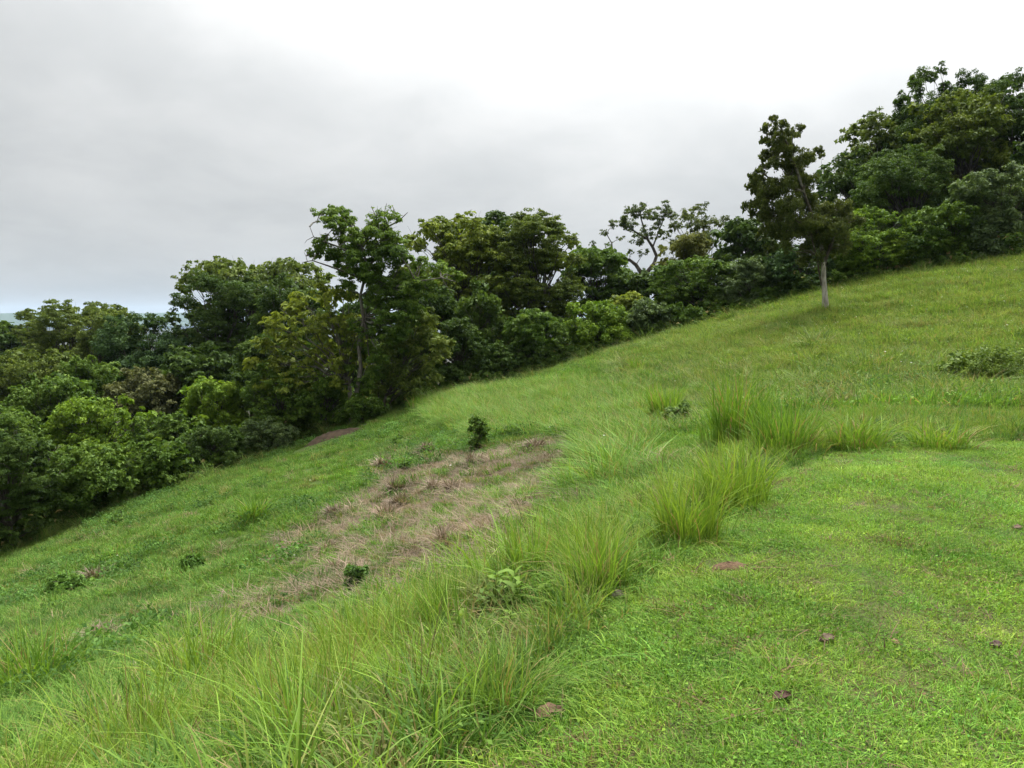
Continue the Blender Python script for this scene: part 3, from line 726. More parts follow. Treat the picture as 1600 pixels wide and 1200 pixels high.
# ------------------------------------------------------------------ broad-leaved weeds, fallen leaves, bare soil
M_WEED = plant_mat('weed_leaf', 'object', 0.34, 0.6, 0.5, None, 0.12)
def weed_leaf_mesh():
    k = 6; t = np.linspace(0, 1, k); wv = 0.19 * np.sin(np.pi * np.clip(t * 0.94 + .06, 0, 1)) ** 0.8
    z = 0.10 * np.sin(t * 2.2) - 0.16 * t ** 2
    V = np.concatenate([np.stack([-wv, t, z + 0.3 * wv], 1), np.stack([0 * t, t, z], 1), np.stack([wv, t, z + 0.3 * wv], 1)])
    q = [[r * k + i, (r + 1) * k + i, (r + 1) * k + i + 1, r * k + i + 1] for r in range(2) for i in range(k - 1)]
    return fast_mesh('leaf', V, np.array(q), np.full(len(V), .5), M_WEED, True)
WL = weed_leaf_mesh()
def weed(label, px, py, hpx, n, color, seed):
    rng = np.random.default_rng(seed); p = hit(px, py); m = PX(p[1]) * math.hypot(1, (py - 500) / F); h = hpx * m * .8
    root = bpy.data.objects.new('broadleaf_weed', None); COL.objects.link(root); root.location = (p[0], p[1], H(p[0], p[1]) - .01)
    tag(root, label, 'weed', 'broad-leaved weeds among the tall grass')
    path = bend((0, 0, 0), (rng.normal(0, .1) * h, rng.normal(0, .1) * h, h), 5, 0, .03, rng)
    st = [(path, np.linspace(.004, .002, 5))]
    for i in range(n):
        s = (i + .6) / n; q = path[0] + (path[-1] - path[0]) * s
        l = link('leaf', WL, root, color); a = i * 2.4 + rng.normal(0, .3)
        ln = h * rng.uniform(.38, .55) * (1 - .35 * s)
        l.location = q; l.rotation_euler = (RAD(rng.uniform(0, 40)), RAD(rng.normal(0, 12)), a); l.scale = (ln, ln, ln)
    link('stem', tubes('stem', st, 5, M_WEED), root, color)
for i, a in enumerate([('light green broad-leaved weed beside the dense tussock', 770, 972, 90, 20, (0.133, 0.226, 0.027)), ('broad-leaved weed at the foot of the upright tussock', 812, 964, 86, 20, (0.14, 0.234, 0.027)),
                       ('low yellow-green weed in front of the dense tussock', 716, 1014, 66, 15, (0.156, 0.234, 0.031)), ('deeper green weed left of the tallest broad-leaved weed', 752, 984, 72, 14, (0.109, 0.187, 0.031)),
                       ('broad-leaved weed right of its twin at the foot of the largest tussock', 852, 970, 72, 16, (0.125, 0.211, 0.023)), ('small weed at the lawn edge below the largest tussock', 792, 1006, 56, 15, (0.133, 0.218, 0.023)),
                       ('pale low weed rosette on the lower straw patch', 455, 915, 26, 8, (0.10, 0.19, 0.05)), ('low leafy weed in the left corner turf', 75, 1150, 60, 8, (0.15, 0.22, 0.04))]):
    weed(*a, 500 + i)

def fallen_leaf(name, label, px, py, wpx, dpx, color, seed, curl=.35, rot=0):
    rng = np.random.default_rng(seed); p = hit(px, py); m = PX(p[1]) * math.hypot(1, (py - 500) / F)
    L, W = wpx * m, dpx * m * 1.9; curl *= .45
    k, r = 10, 7; V = []
    for i in range(k):
        t = i / (k - 1); hw = W * .5 * math.sin(math.pi * (0.04 + .92 * t)) ** .7
        for j in range(r):
            s = j / (r - 1) * 2 - 1
            V.append(((t - .5) * L + .03 * L * rng.normal() * abs(s), s * hw * (1 + .22 * rng.normal()) + .12 * L * t * t, curl * W * (s * s) + .10 * L * math.sin(t * 3) + .012 * rng.normal() * L / .1 * .1))
    q = [[i * r + j, (i + 1) * r + j, (i + 1) * r + j + 1, i * r + j + 1] for i in range(k - 1) for j in range(r - 1)]
    me = fast_mesh(name, np.array(V), np.array(q), rng.uniform(.3, .7, len(V)), M_STRAW, True)
    o = link(name, me, None, color); o.location = (p[0], p[1], H(p[0], p[1]) + .016); o.rotation_euler = (RAD(10), RAD(-5), rot)
    md = o.modifiers.new('thickness', 'SOLIDIFY'); md.thickness = .002
    tag(o, label, 'leaf', 'dead leaves lying on the lawn')
for i, a in enumerate([('dark brown curled dead leaf at the foot of the arching bluish tussock', 754, 1142, 42, 17, (0.060, 0.040, 0.034), .5, .1), ('long light brown dead leaf right of the curled one', 858, 1124, 50, 12, (0.12, 0.070, 0.042), .3, .25),
                       ('dark purplish dead leaf on the lawn below the loose tussock', 1222, 1094, 28, 10, (0.075, 0.040, 0.030), .3, 0), ('grey-brown dead leaf on the middle of the lawn', 1293, 1009, 26, 9, (0.10, 0.070, 0.045), .3, .3),
                       ('small dark dead leaf near the right margin of the lawn', 1556, 1017, 16, 8, (0.08, 0.05, 0.04), .4, -.4), ('grey dead leaf by the foot of the largest tussock', 966, 940, 24, 10, (0.09, 0.07, 0.055), .3, .4),
                       ('tan dead leaf scrap right of the grey-brown one', 1400, 1008, 12, 7, (0.19, 0.12, 0.065), .2, .2), ('dead leaf scrap at the back of the lawn near the right margin', 1590, 829, 14, 6, (0.11, 0.07, 0.045), .2, 0)]):
    fallen_leaf('fallen_leaf', a[0], a[1], a[2], a[3], a[4], a[5], 600 + i, a[6], a[7])

def mound(name, label, px, py, wpx, dpx, hgt, mat, cat, seed=3):
    rng = np.random.default_rng(seed); p = hit(px, py); m = PX(p[1])
    rx = wpx * m * .5; ry = dpx * m * .5 * 2.6
    k, r = 28, 9; V, q = [], []
    for i in range(r):
        f = i / (r - 1)
        for j in range(k):
            a = j / k * 2 * math.pi; w_ = 1 + .16 * vnoise(np.array(math.cos(a) * 2 + seed), np.array(math.sin(a) * 2), seed)
            x, y = f * rx * w_ * math.cos(a), f * ry * w_ * math.sin(a)
            zz = H(p[0] + x, p[1] + y) - H(p[0], p[1])
            V.append((x, y, zz + hgt * (1 - f ** 2) - .012 * (f > .99) + rng.normal(0, .1) * hgt * (1 - f)))
    q = [[i * k + j, i * k + (j + 1) % k, (i + 1) * k + (j + 1) % k, (i + 1) * k + j] for i in range(r - 1) for j in range(k)]
    me = fast_mesh(name, np.array(V), np.array(q), None, mat, True)
    o = link(name, me); o.location = (p[0], p[1], H(p[0], p[1]))
    return tag(o, label, cat)
M_SOIL = soil_mat('bare_soil', (0.075, 0.045, 0.026), (0.135, 0.084, 0.046), 38)
M_BANK = soil_mat('bank_soil', (0.050, 0.036, 0.024), (0.095, 0.066, 0.042), 3)
mound('soil_mound', 'small mound of bare reddish soil in the mown lawn', 1137, 888, 64, 19, .032, M_SOIL, 'soil')
mound('soil_bank', 'bare brown soil below the foot of the white-blotched trunk', 516, 686, 96, 20, .30, M_BANK, 'soil')

# ------------------------------------------------------------------ grass (uncountable): scattered tufts
def proto_collection(name, meshes):
    c = bpy.data.collections.new(name)
    for me in meshes:
        o = bpy.data.objects.new(name + '_tuft', me); c.objects.link(o)
    return c
BARE = [(*hit(514, 692)[:2], 1.5, 2.0)]      # nothing grows on the bare soil
def scatter(name, label, cat, protos, xy, yaw, scl, idx, col, tilt=0.0, sink=0.0):
    """one object: a point cloud mesh whose geometry nodes put a tuft on each point"""
    soil = np.ones(len(xy), bool)
    for x_, y_, rx_, ry_ in BARE: soil &= np.hypot((xy[:, 0] - x_) / rx_, (xy[:, 1] - y_) / ry_) + .25 * fbm(xy[:, 0] * 2, xy[:, 1] * 2, 17) > 1
    xy, yaw, scl, idx, col = xy[soil], yaw[soil], scl[soil], np.asarray(idx)[soil], col[soil]
    x, y = xy[:, 0], xy[:, 1]
    z = height(x, y) - sink
    e = 0.15
    gx = (height(x + e, y) - height(x - e, y)) / (2 * e); gy = (height(x, y + e) - height(x, y - e)) / (2 * e)
    n = len(x)
    me = bpy.data.meshes.new(name); me.vertices.add(n)
    me.vertices.foreach_set('co', np.stack([x, y, z], 1).astype(np.float32).ravel())
    # tufts lean half-way between upright and square to the slope
    rot = np.stack([np.arctan(gy) * .6 + R.normal(0, tilt, n), -np.arctan(gx) * .6 + R.normal(0, tilt, n), yaw], 1)
    a = me.attributes.new('trot', 'FLOAT_VECTOR', 'POINT'); a.data.foreach_set('vector', np.zeros((n, 3), np.float32).ravel() if rot is None else rot.astype(np.float32).ravel())
    a = me.attributes.new('tscl', 'FLOAT_VECTOR', 'POINT'); a.data.foreach_set('vector', scl.astype(np.float32).ravel())
    a = me.attributes.new('tidx', 'INT', 'POINT'); a.data.foreach_set('value', idx.astype(np.int32))
    a = me.attributes.new('gcol', 'FLOAT_COLOR', 'POINT'); a.data.foreach_set('color', np.concatenate([col, np.ones((n, 1))], 1).astype(np.float32).ravel())
    o = link(name, me); tag(o, label, cat, None, 'stuff')
    g = bpy.data.node_groups.new(name, 'GeometryNodeTree')
    g.interface.new_socket('Geometry', in_out='INPUT', socket_type='NodeSocketGeometry'); g.interface.new_socket('Geometry', in_out='OUTPUT', socket_type='NodeSocketGeometry')
    N = g.nodes; Lk = g.links
    gi, go = N.new('NodeGroupInput'), N.new('NodeGroupOutput')
    ci = N.new('GeometryNodeCollectionInfo'); ci.inputs['Collection'].default_value = protos
    ci.inputs['Separate Children'].default_value = True; ci.inputs['Reset Children'].default_value = True
    ip = N.new('GeometryNodeInstanceOnPoints'); ip.inputs['Pick Instance'].default_value = True
    m2p = N.new('GeometryNodeMeshToPoints')
    def attr(nm, typ):
        a = N.new('GeometryNodeInputNamedAttribute'); a.data_type = typ; a.inputs['Name'].default_value = nm
        return [q for q in a.outputs if q.enabled and q.name == 'Attribute'][0]
    Lk.new(gi.outputs[0], m2p.inputs[0]); Lk.new(m2p.outputs[0], ip.inputs['Points']); Lk.new(ci.outputs[0], ip.inputs['Instance'])
    er = N.new('FunctionNodeEulerToRotation'); Lk.new(attr('trot', 'FLOAT_VECTOR'), er.inputs[0]); Lk.new(er.outputs[0], ip.inputs['Rotation'])
    Lk.new(attr('tscl', 'FLOAT_VECTOR'), ip.inputs['Scale']); Lk.new(attr('tidx', 'INT'), ip.inputs['Instance Index'])
    Lk.new(ip.outputs[0], go.inputs[0])
    md = o.modifiers.new('tufts', 'NODES'); md.node_group = g
    return o

KEEP = [(*hit(x_, y_)[:2], r_) for x_, y_, r_ in [(770, 972, .34), (810, 962, .34), (712, 1018, .26), (850, 968, .30), (790, 1005, .3), (740, 990, .25), (780, 1030, .25), (535, 664, 1.2), (505, 674, 1.1), (480, 682, .8), (540, 676, 1.2), (512, 684, 1.2), (528, 690, 1.1), ]]
def clear_of(p):
    k = np.ones(len(p), bool)
    for x_, y_, r_ in KEEP: k &= np.hypot(p[:, 0] - x_, p[:, 1] - y_) > r_ * (1 + .3 * fbm(p[:, 0] * 3, p[:, 1] * 3, 15))
    return k
def jitter_grid(x0, x1, y0, y1, step):
    gx, gy = np.meshgrid(np.arange(x0, x1, step), np.arange(y0, y1, step))
    p = np.stack([gx.ravel(), gy.ravel()], 1); return p + R.uniform(-.5, .5, p.shape) * step
def in_view(p, pad=0.16, back=1.0):
    return (np.abs(p[:, 0]) < (0.64 + pad) * p[:, 1] + 1.6) & (p[:, 1] > back)
def pick_col(n, cols, wts=None):
    cols = np.array(cols); i = R.choice(len(cols), n, p=wts); return cols[i]

rg = np.random.default_rng(77)
def small_leaves(n, rad, size, hgt, rng):
    a = rng.random(n) * 6.283; r = rad * np.sqrt(rng.random(n))
    pos = np.stack([r * np.cos(a), r * np.sin(a), rng.uniform(.3, 1, n) * hgt], 1)
    nr = np.array([0, 0, 1.0]) + rng.normal(0, .45, (n, 3)); ax = rng.normal(0, 1, (n, 3))
    L = size * rng.uniform(.6, 1.3, n)
    return leaves(pos, nr, ax, L, L * .6, rng.uniform(.1, .88, n))
# mown lawn: short fine blades with small-leaved weeds between
lawn_p = []
for i in range(6):
    b = blades(95, .10, (.025, .07), .0038, .8, rg, 3)
    c = blades(30, .10, (.03, .06), .0055, 1.5, rg, 3)
    d = small_leaves(12 if i % 2 else 3, .10, .014, .028, rg)
    lawn_p.append(fast_mesh('lawn_tuft', *join([b, c, d]), M_GRASS))
LAWN_C = proto_collection('lawn', lawn_p)
# rough slope turf
slope_p = []
for i in range(6):
    b = blades(90, .22, (.06, .20), .0085, .8, rg, 3)
    c = blades(40, .22, (.05, .12), .012, 1.5, rg, 3)
    d = small_leaves(30 if i % 2 else 6, .22, .022, .08, rg)
    slope_p.append(fast_mesh('turf_tuft', *join([b, c, d]), M_GRASS))
SLOPE_C = proto_collection('turf', slope_p)
far_p = []
for i in range(6):
    b = blades(110, .42, (.12, .34), .017, .65, rg, 3)
    c = blades(50, .42, (.08, .20), .024, 1.3, rg, 3)
    d = small_leaves(50 if i % 3 == 0 else 12, .42, .07, .18, rg)
    far_p.append(fast_mesh('meadow_tuft', *join([b, c, d]), M_GRASS))
FAR_C = proto_collection('meadow', far_p)
tall_p = []
for i in range(5):
    b = blades(66, .13, (.22, .60), .0078, .5, rg, 4)
    c = blades(30, .16, (.15, .38), .009, 1.0, rg, 4)
    e = blades(7, .12, (.5, .75), .0028, .35, rg, 4, tintr=(.95, 1))
    tall_p.append(fast_mesh('tall_tuft', *join([b, c, e]), M_GRASS))
TALL_C = proto_collection('tall', tall_p)
straw_p = []
for i in range(5):
    b = blades(60, .28, (.08, .24), .011, 1.7, rg, 3, flat=.7, tintr=(0, .88))
    c = blades(22, .24, (.08, .22), .011, .9, rg, 3, tintr=(0, .88))
    straw_p.append(fast_mesh('straw_tuft', *join([b, c]), M_GRASS))
STRAW_C = proto_collection('straw', straw_p)

coarse_p = []
for i in range(5):
    b = blades(26, .14, (.25, .62), .0105, .62, rg, 5, tintr=(.1, .92)); c = blades(9, .16, (.2, .45), .008, 1.5, rg, 5, tintr=(.9, 1))
    coarse_p.append(fast_mesh('coarse_tuft', *join([b, c]), M_GRASS))
COARSE_C = proto_collection('coarse', coarse_p)
spike_p = []
for i in range(3):
    st = blades(1, .01, (.55, .6), .0030, .35, rg, 5, tintr=(.95, .95)); hd = blades(5, .006, (.62, .78), .0055, .33, rg, 5, tintr=(.2, .5))
    v = hd[0].copy(); keep = v[:, 2] > .0; spike_p.append(fast_mesh('spike_tuft', *hd, M_GRASS))
SPIKE_C = proto_collection('spike', spike_p)
clover_p = []
for i in range(3):
    d = small_leaves(80, .12, .013, .026, rg); e = blades(34, .11, (.03, .06), .004, 1.0, rg, 3)
    clover_p.append(fast_mesh('clover_tuft', *join([d, e]), M_GRASS))
CLOVER_C = proto_collection('clover', clover_p)
litter_p = [fast_mesh('litter_tuft', *join([blades(9, .06, (.03, .09), .006, 1.7, rg, 3, flat=.6, tintr=(0, .88)), small_leaves(3, .05, .017, .02, rg)]), M_GRASS) for _ in range(4)]
LITTER_C = proto_collection('litter', litter_p)

def zone_dist(poly, p, closed=True):
    path = poly + poly[:1] if closed else poly
    return seg_dist(path, p[:, 0], p[:, 1]) * np.where(inside(poly, p[:, 0], p[:, 1]), 1, -1)

# 1. lawn
p = np.concatenate([jitter_grid(-1.5, 5.5, 1.2, 6.2, .075), jitter_grid(-1, 12, 6.2, 11.2, .10), jitter_grid(5.5, 9, 2.5, 6.2, .11)])
edge = zone_dist(LAWN, p) + .12 * fbm(p[:, 0] * 2, p[:, 1] * 2, 21)
mnd = np.hypot((p[:, 0] - hit(1137, 888)[0]) / .17, (p[:, 1] - hit(1137, 888)[1]) / .19)
k = in_view(p) & (edge > -.15) & (mnd + .35 * fbm(p[:, 0] * 9, p[:, 1] * 9, 35) > .8)
p = p[k]; n = len(p)
f1 = fbm(p[:, 0] * .7, p[:, 1] * .7, 31); f2 = fbm(p[:, 0] * 2.3, p[:, 1] * 2.3, 32)
col = np.array([0.160, 0.290, 0.036])[None] * (1 + .28 * f1 + .38 * f2 + R.normal(0, .17, n))[:, None]
col = col * (1 + np.stack([.30 * f2 + R.normal(0, .08, n), 0 * f2, .1 * f1], 1))
brn = R.random(n) < .045; col[brn] = np.array([0.16, 0.115, 0.055]) * R.uniform(.6, 1.2, (brn.sum(), 1))
s1 = np.clip(1.0 + .55 * fbm(p[:, 0] * 1.4, p[:, 1] * 1.4, 33) + R.normal(0, .2, n), .4, 2.0) * np.where(p[:, 1] > 6.2, 1.15, 1)
scatter('lawn_grass', 'short mown lawn grass with small weeds on the terrace', 'grass', LAWN_C, p, R.random(n) * 6.28, np.stack([s1 * 1.05, s1 * 1.05, s1], 1), R.integers(0, 6, n), col)

# patches of small round-leaved weeds and dry clippings in the lawn
q = jitter_grid(-1, 9, 1.6, 10.5, .13)
fq = fbm(q[:, 0] * 1.1, q[:, 1] * 1.1, 36) + .4 * fbm(q[:, 0] * 4, q[:, 1] * 4, 37)
kq = in_view(q) & (zone_dist(LAWN, q) > 0) & (fq > .28); qq = q[kq]; nq = len(qq)
cq = np.array([0.120, 0.235, 0.030])[None] * (1 + R.normal(0, .15, nq))[:, None]
sq = R.uniform(.7, 1.4, nq)
scatter('lawn_clover', 'patches of small round-leaved weeds in the lawn', 'clover', CLOVER_C, qq, R.random(nq) * 6.28, np.stack([sq, sq, sq], 1), R.integers(0, 3, nq), cq)
kq = in_view(q) & (zone_dist(LAWN, q) > -.2) & (R.random(len(q)) < .16 - .12 * fq); qq = q[kq]; nq = len(qq)
cq = np.array([0.20, 0.140, 0.075])[None] * R.uniform(.6, 1.3, (nq, 1))
sq = R.uniform(.5, 1.3, nq)
scatter('lawn_litter', 'dry clippings and scraps of dead grass on the lawn', 'litter', LITTER_C, qq, R.random(nq) * 6.28, np.stack([sq, sq, sq * .9], 1), R.integers(0, 4, nq), cq, .2, -.012)

# 2. turf and meadow of the slope
def slope_colour(p):
    x, y = p[:, 0], p[:, 1]; n = len(p)
    f1 = fbm(x * .22, y * .22, 41); f2 = fbm(x * .8, y * .8, 42); f3 = fbm(x * 2.2, y * 2.2, 43)
    c = np.array([0.115, 0.220, 0.034])[None] * np.ones((n, 1))
    olive = np.array([0.165, 0.250, 0.048]); dark = np.array([0.062, 0.130, 0.024]); bright = np.array([0.130, 0.260, 0.030]); dry = np.array([0.23, 0.185, 0.085])
    def mixc(c, k, t): return c * (1 - k[:, None]) + t[None] * k[:, None]
    rise = sstep(z_of(p), -.9, .6) * sstep(y, 13, 19)
    c = mixc(c, rise * .85, olive)
    c = mixc(c, sstep(f2, .05, .5) * .75 * (1 - .55 * rise), dark)
    bank = np.exp(-((x - 13.5) / 4.5) ** 2 - ((y - 19.5) / 2.2) ** 2) + np.exp(-((x - 8.3) / 1.6) ** 2 - ((y - 18.5) / 1.3) ** 2)
    c = mixc(c, np.clip(bank, 0, 1) * .7, np.array([0.070, 0.135, 0.030]))
    c = mixc(c, sstep(-f1, .1, .5) * .7 * (1 - rise), bright)
    c = mixc(c, sstep(f3, .25, .65) * .7, dry)
    nearF = sstep(seg_dist(BORDER, x, y), 5, 0)
    c = mixc(c, nearF * .5 * (1 - rise), olive)
    return c * (1 + R.normal(0, .12, n))[:, None]
def z_of(p): return base_height(p[:, 0], p[:, 1])
dStr = lambda p: zone_dist(STRAW, p) + 1.1 * fbm(p[:, 0] * .55, p[:, 1] * .55, 51) + .5 * fbm(p[:, 0] * 1.8, p[:, 1] * 1.8, 52)

p = jitter_grid(-13, 8, 1.0, 15, .135)
k = in_view(p) & (zone_dist(LAWN, p) < .05); p = p[k]
ds = dStr(p); keep = (ds < 0.1) | (R.random(len(p)) < .30 + .5 * fbm(p[:, 0] * .8, p[:, 1] * .8, 53)); p = p[keep]; n = len(p)
s1 = np.clip(.95 + .4 * fbm(p[:, 0] * .9, p[:, 1] * .9, 61) + R.normal(0, .18, n), .45, 1.9)
scatter('slope_turf', 'rough short turf covering the near slope', 'grass', SLOPE_C, p, R.random(n) * 6.28, np.stack([s1, s1, s1], 1), R.integers(0, 6, n), slope_colour(p), .12)

p = jitter_grid(-32, 36, 14.2, 48, .30)
k = in_view(p) & (zone_dist(FOREST, p) < 1.2) & clear_of(p); p = p[k]
ds = dStr(p); keep = (ds < 0.0) | (R.random(len(p)) < .27 + .5 * fbm(p[:, 0] * .8, p[:, 1] * .8, 53)); p = p[keep]; n = len(p)
rise = sstep(z_of(p), -1.6, .3)
s1 = np.clip(.62 + .55 * rise + .35 * fbm(p[:, 0] * .5, p[:, 1] * .5, 62) + R.normal(0, .15, n), .3, 1.7)
scatter('meadow_grass', 'long soft meadow grass on the far slope and the rise', 'grass', FAR_C, p, R.random(n) * 6.28, np.stack([s1 * .95, s1 * .95, s1], 1), R.integers(0, 6, n), slope_colour(p), .12)

# 3. tall loose grass between the tussocks
p = jitter_grid(-7, 13, 1.6, 15, .15)
dl = seg_dist(LEDGE, p[:, 0], p[:, 1]); ins = inside(LAWN, p[:, 0], p[:, 1])
near_left = (p[:, 1] < 7.5) & (dl < 3.6 - .22 * p[:, 1] + .5 * fbm(p[:, 0], p[:, 1], 71))
band = dl < 1.0 + .6 * fbm(p[:, 0] * .8, p[:, 1] * .8, 72)
backs = (p[:, 1] > 10) & (dl < 2.2) & (p[:, 0] > 3)
k = in_view(p) & ~ins & (dl > .04) & (near_left | band | backs) & clear_of(p) & (R.random(len(p)) < .62); p = p[k]; n = len(p)
f = fbm(p[:, 0] * .8, p[:, 1] * .8, 73)
col = np.array([0.165, 0.268, 0.036])[None] * (1 + .25 * f + R.normal(0, .1, n))[:, None] * (1 + np.stack([.18 * f, 0 * f, 0 * f], 1))
s1 = np.clip(.58 + .55 * fbm(p[:, 0] * .8, p[:, 1] * .8, 74) + R.normal(0, .16, n), .22, 1.3)
s1 *= np.where(backs[k], .75, 1)
scatter('tall_grass', 'tall fine seeding grass along the edge of the lawn', 'grass', TALL_C, p, R.random(n) * 6.28, np.stack([s1, s1, s1], 1), R.integers(0, 5, n), col, .1)

p = jitter_grid(-5.5, 4.5, 1.6, 9.5, .30)
dl = seg_dist(LEDGE, p[:, 0], p[:, 1])
k = in_view(p) & ~inside(LAWN, p[:, 0], p[:, 1]) & (dl > .1) & (dl < 3.2) & clear_of(p) & (R.random(len(p)) < .75); p = p[k]; n = len(p)
col = np.array([0.150, 0.262, 0.034])[None] * (1 + R.normal(0, .16, n))[:, None]
s1 = np.clip(.8 + .35 * fbm(p[:, 0] * .9, p[:, 1] * .9, 78) + R.normal(0, .16, n), .4, 1.4)
scatter('coarse_grass', 'coarse arching grass blades in the near long grass', 'grass', COARSE_C, p, R.random(n) * 6.28, np.stack([s1, s1, s1 * .92], 1), R.integers(0, 5, n), col, .12)
p = p[R.random(n) < .16]; n = len(p)
scatter('seed_spikes', 'thin dark brown seed spikes standing in the near long grass', 'seed spikes', SPIKE_C, p + R.normal(0, .1, p.shape), R.random(n) * 6.28, np.ones((n, 3)) * R.uniform(.7, 1.05, (n, 1)), R.integers(0, 3, n), np.array([0.085, 0.045, 0.03])[None] * R.uniform(.6, 1.3, (n, 1)), .22)

# leafy tall grass on the ridge right of the straw patch
RIDGE = hit_poly([(600, 640), (740, 612), (900, 600), (1020, 620), (1030, 690), (990, 765), (930, 765), (905, 685), (760, 685), (680, 660)])
p = jitter_grid(-10, 8, 8, 42, .26); p = p[(zone_dist(RIDGE, p) + .6 * fbm(p[:, 0], p[:, 1], 75)) > 0]; n = len(p)
col = np.array([0.132, 0.248, 0.038])[None] * (1 + .2 * fbm(p[:, 0] * .6, p[:, 1] * .6, 76) + R.normal(0, .1, n))[:, None]
s1 = np.clip(.85 + .3 * fbm(p[:, 0] * .6, p[:, 1] * .6, 77) + R.normal(0, .15, n), .4, 1.5)
scatter('ridge_grass', 'lush bright green grass on the ridge above the straw patch', 'grass', TALL_C, p, R.random(n) * 6.28, np.stack([s1 * 2.0, s1 * 2.0, s1 * .95], 1), R.integers(0, 5, n), col, .12)

# wispy seeding grass on the rise, and a messy margin of tall weeds along the trees
p = jitter_grid(2, 32, 15, 44, .42)
k = in_view(p) & (zone_dist(FOREST, p) < .2) & (z_of(p) > -.7) & (p[:, 0] > .12 * p[:, 1]) & (fbm(p[:, 0] * .35, p[:, 1] * .35, 84) > -.35) & (R.random(len(p)) < .8); p = p[k]; n = len(p)
f = fbm(p[:, 0] * .45, p[:, 1] * .45, 85)
col = np.array([0.175, 0.235, 0.062])[None] * (1 + .2 * f + R.normal(0, .12, n))[:, None] * (1 + np.stack([.2 * f, 0 * f, 0 * f], 1))
s1 = np.clip(.75 + .3 * fbm(p[:, 0] * .8, p[:, 1] * .8, 86) + R.normal(0, .18, n), .35, 1.5)
scatter('rise_grass', 'pale wispy seeding grass on the rise at the right', 'grass', TALL_C, p, R.random(n) * 6.28, np.stack([s1 * 2.2, s1 * 2.2, s1 * .85], 1), R.integers(0, 5, n), col, .14)
p = jitter_grid(-30, 34, 22, 48, .38); df = zone_dist(FOREST, p) + .7 * fbm(p[:, 0] * .6, p[:, 1] * .6, 87)
p = p[in_view(p) & clear_of(p) & (df > -.9) & (df < .5) & (R.random(len(p)) < .6)]; n = len(p)
col = np.array([0.125, 0.205, 0.045])[None] * (1 + R.normal(0, .22, n))[:, None]
s1 = np.clip(.9 + R.normal(0, .35, n), .3, 1.9)
scatter('edge_weeds', 'ragged tall weeds along the margin of the trees', 'weeds', TALL_C, p, R.random(n) * 6.28, np.stack([s1 * 1.9, s1 * 1.9, s1 * .9], 1), R.integers(0, 5, n), col, .2)

# 4. dead straw
p = jitter_grid(-12, 6, 7, 30, .20); ds = dStr(p)
p = p[(ds > -.25) & (R.random(len(p)) < np.clip(.34 + .36 * ds, .2, .8))]; n = len(p)
f = fbm(p[:, 0] * .9, p[:, 1] * .9, 81)
col = np.array([0.245, 0.190, 0.132])[None] * (1 + .35 * f + R.normal(0, .16, n))[:, None]
s1 = np.clip(.75 + R.normal(0, .2, n), .35, 1.3)
scatter('dead_straw', 'flattened dead brown straw lying on the sprayed patch', 'straw', STRAW_C, p, R.random(n) * 6.28, np.stack([s1, s1, s1], 1), R.integers(0, 5, n), col, .15)

# 5. undergrowth on the forest floor
under_p = []
for i in range(5):
    lob = [((R.normal(0, .35), R.normal(0, .35), rg.uniform(.2, .75)), rg.uniform(.3, .5), 0.0, 1.0) for _ in range(6)]
    under_p.append(fast_mesh('undergrowth_tuft', *foliage(lob, .19, rg, .75, aspect=.5), M_GRASS))
UNDER_C = proto_collection('undergrowth', under_p)
p = np.concatenate([jitter_grid(-75, 60, 24, 85, 1.25), jitter_grid(-30, 36, 24, 50, .8)])
df = zone_dist(FOREST, p); p = p[in_view(p, .25) & clear_of(p) & (df > .1) & ((df < 3.5) | (np.arange(len(p)) < 5293))]; n = len(p)
df = zone_dist(FOREST, p)
f = fbm(p[:, 0] * .3, p[:, 1] * .3, 91)
col = np.array([0.075, 0.130, 0.020])[None] * (1 + .35 * f + R.normal(0, .18, n))[:, None]
s1 = np.clip(.9 + .35 * f + R.normal(0, .25, n), .35, 1.8) * np.clip(.45 + .35 * df, .4, 1.0)
scatter('undergrowth', 'dark leafy undergrowth covering the forest floor', 'undergrowth', UNDER_C, p, R.random(n) * 6.28, np.stack([s1, s1, s1 * R.uniform(.8, 1.3, n)], 1), R.integers(0, 5, n), col, .2)

# 6. leafy herbs and scraps of straw dotted over the slope and the rise, seed heads on the rise
herb_p = [fast_mesh('herb_tuft', *join([small_leaves(90, .30, .055, .16, rg), blades(14, .3, (.1, .25), .01, .8, rg, 3)]), M_GRASS) for _ in range(4)]
HERB_C = proto_collection('herb', herb_p)
p = jitter_grid(-24, 20, 7, 40, .34)
f = fbm(p[:, 0] * .35, p[:, 1] * .35, 95) + .5 * fbm(p[:, 0] * 1.3, p[:, 1] * 1.3, 96)
bank = np.exp(-((p[:, 0] - 13.5) / 3.5) ** 2 - ((p[:, 1] - 19.0) / 1.5) ** 2) + np.exp(-((p[:, 0] - 8.3) / 1.2) ** 2 - ((p[:, 1] - 18.0) / .9) ** 2)
left = (p[:, 0] < 1.5 + .05 * p[:, 1]) & (f > .26)
k = in_view(p) & (zone_dist(FOREST, p) < -.1) & (zone_dist(LAWN, p) < -.8) & ((left & (R.random(len(p)) < .7)) | (R.random(len(p)) < bank * .8)); p = p[k]; n = len(p)
col = np.array([0.080, 0.165, 0.034])[None] * (1 + R.normal(0, .22, n))[:, None]
s1 = R.uniform(.6, 1.35, n)
scatter('slope_herbs', 'low dark leafy herbs dotted through the slope grass', 'herbs', HERB_C, p, R.random(n) * 6.28, np.stack([s1, s1, s1 * R.uniform(.8, 1.7, n)], 1), R.integers(0, 4, n), col, .15)
p = jitter_grid(-20, 8, 6, 36, .6)
f = fbm(p[:, 0] * .5, p[:, 1] * .5, 97)
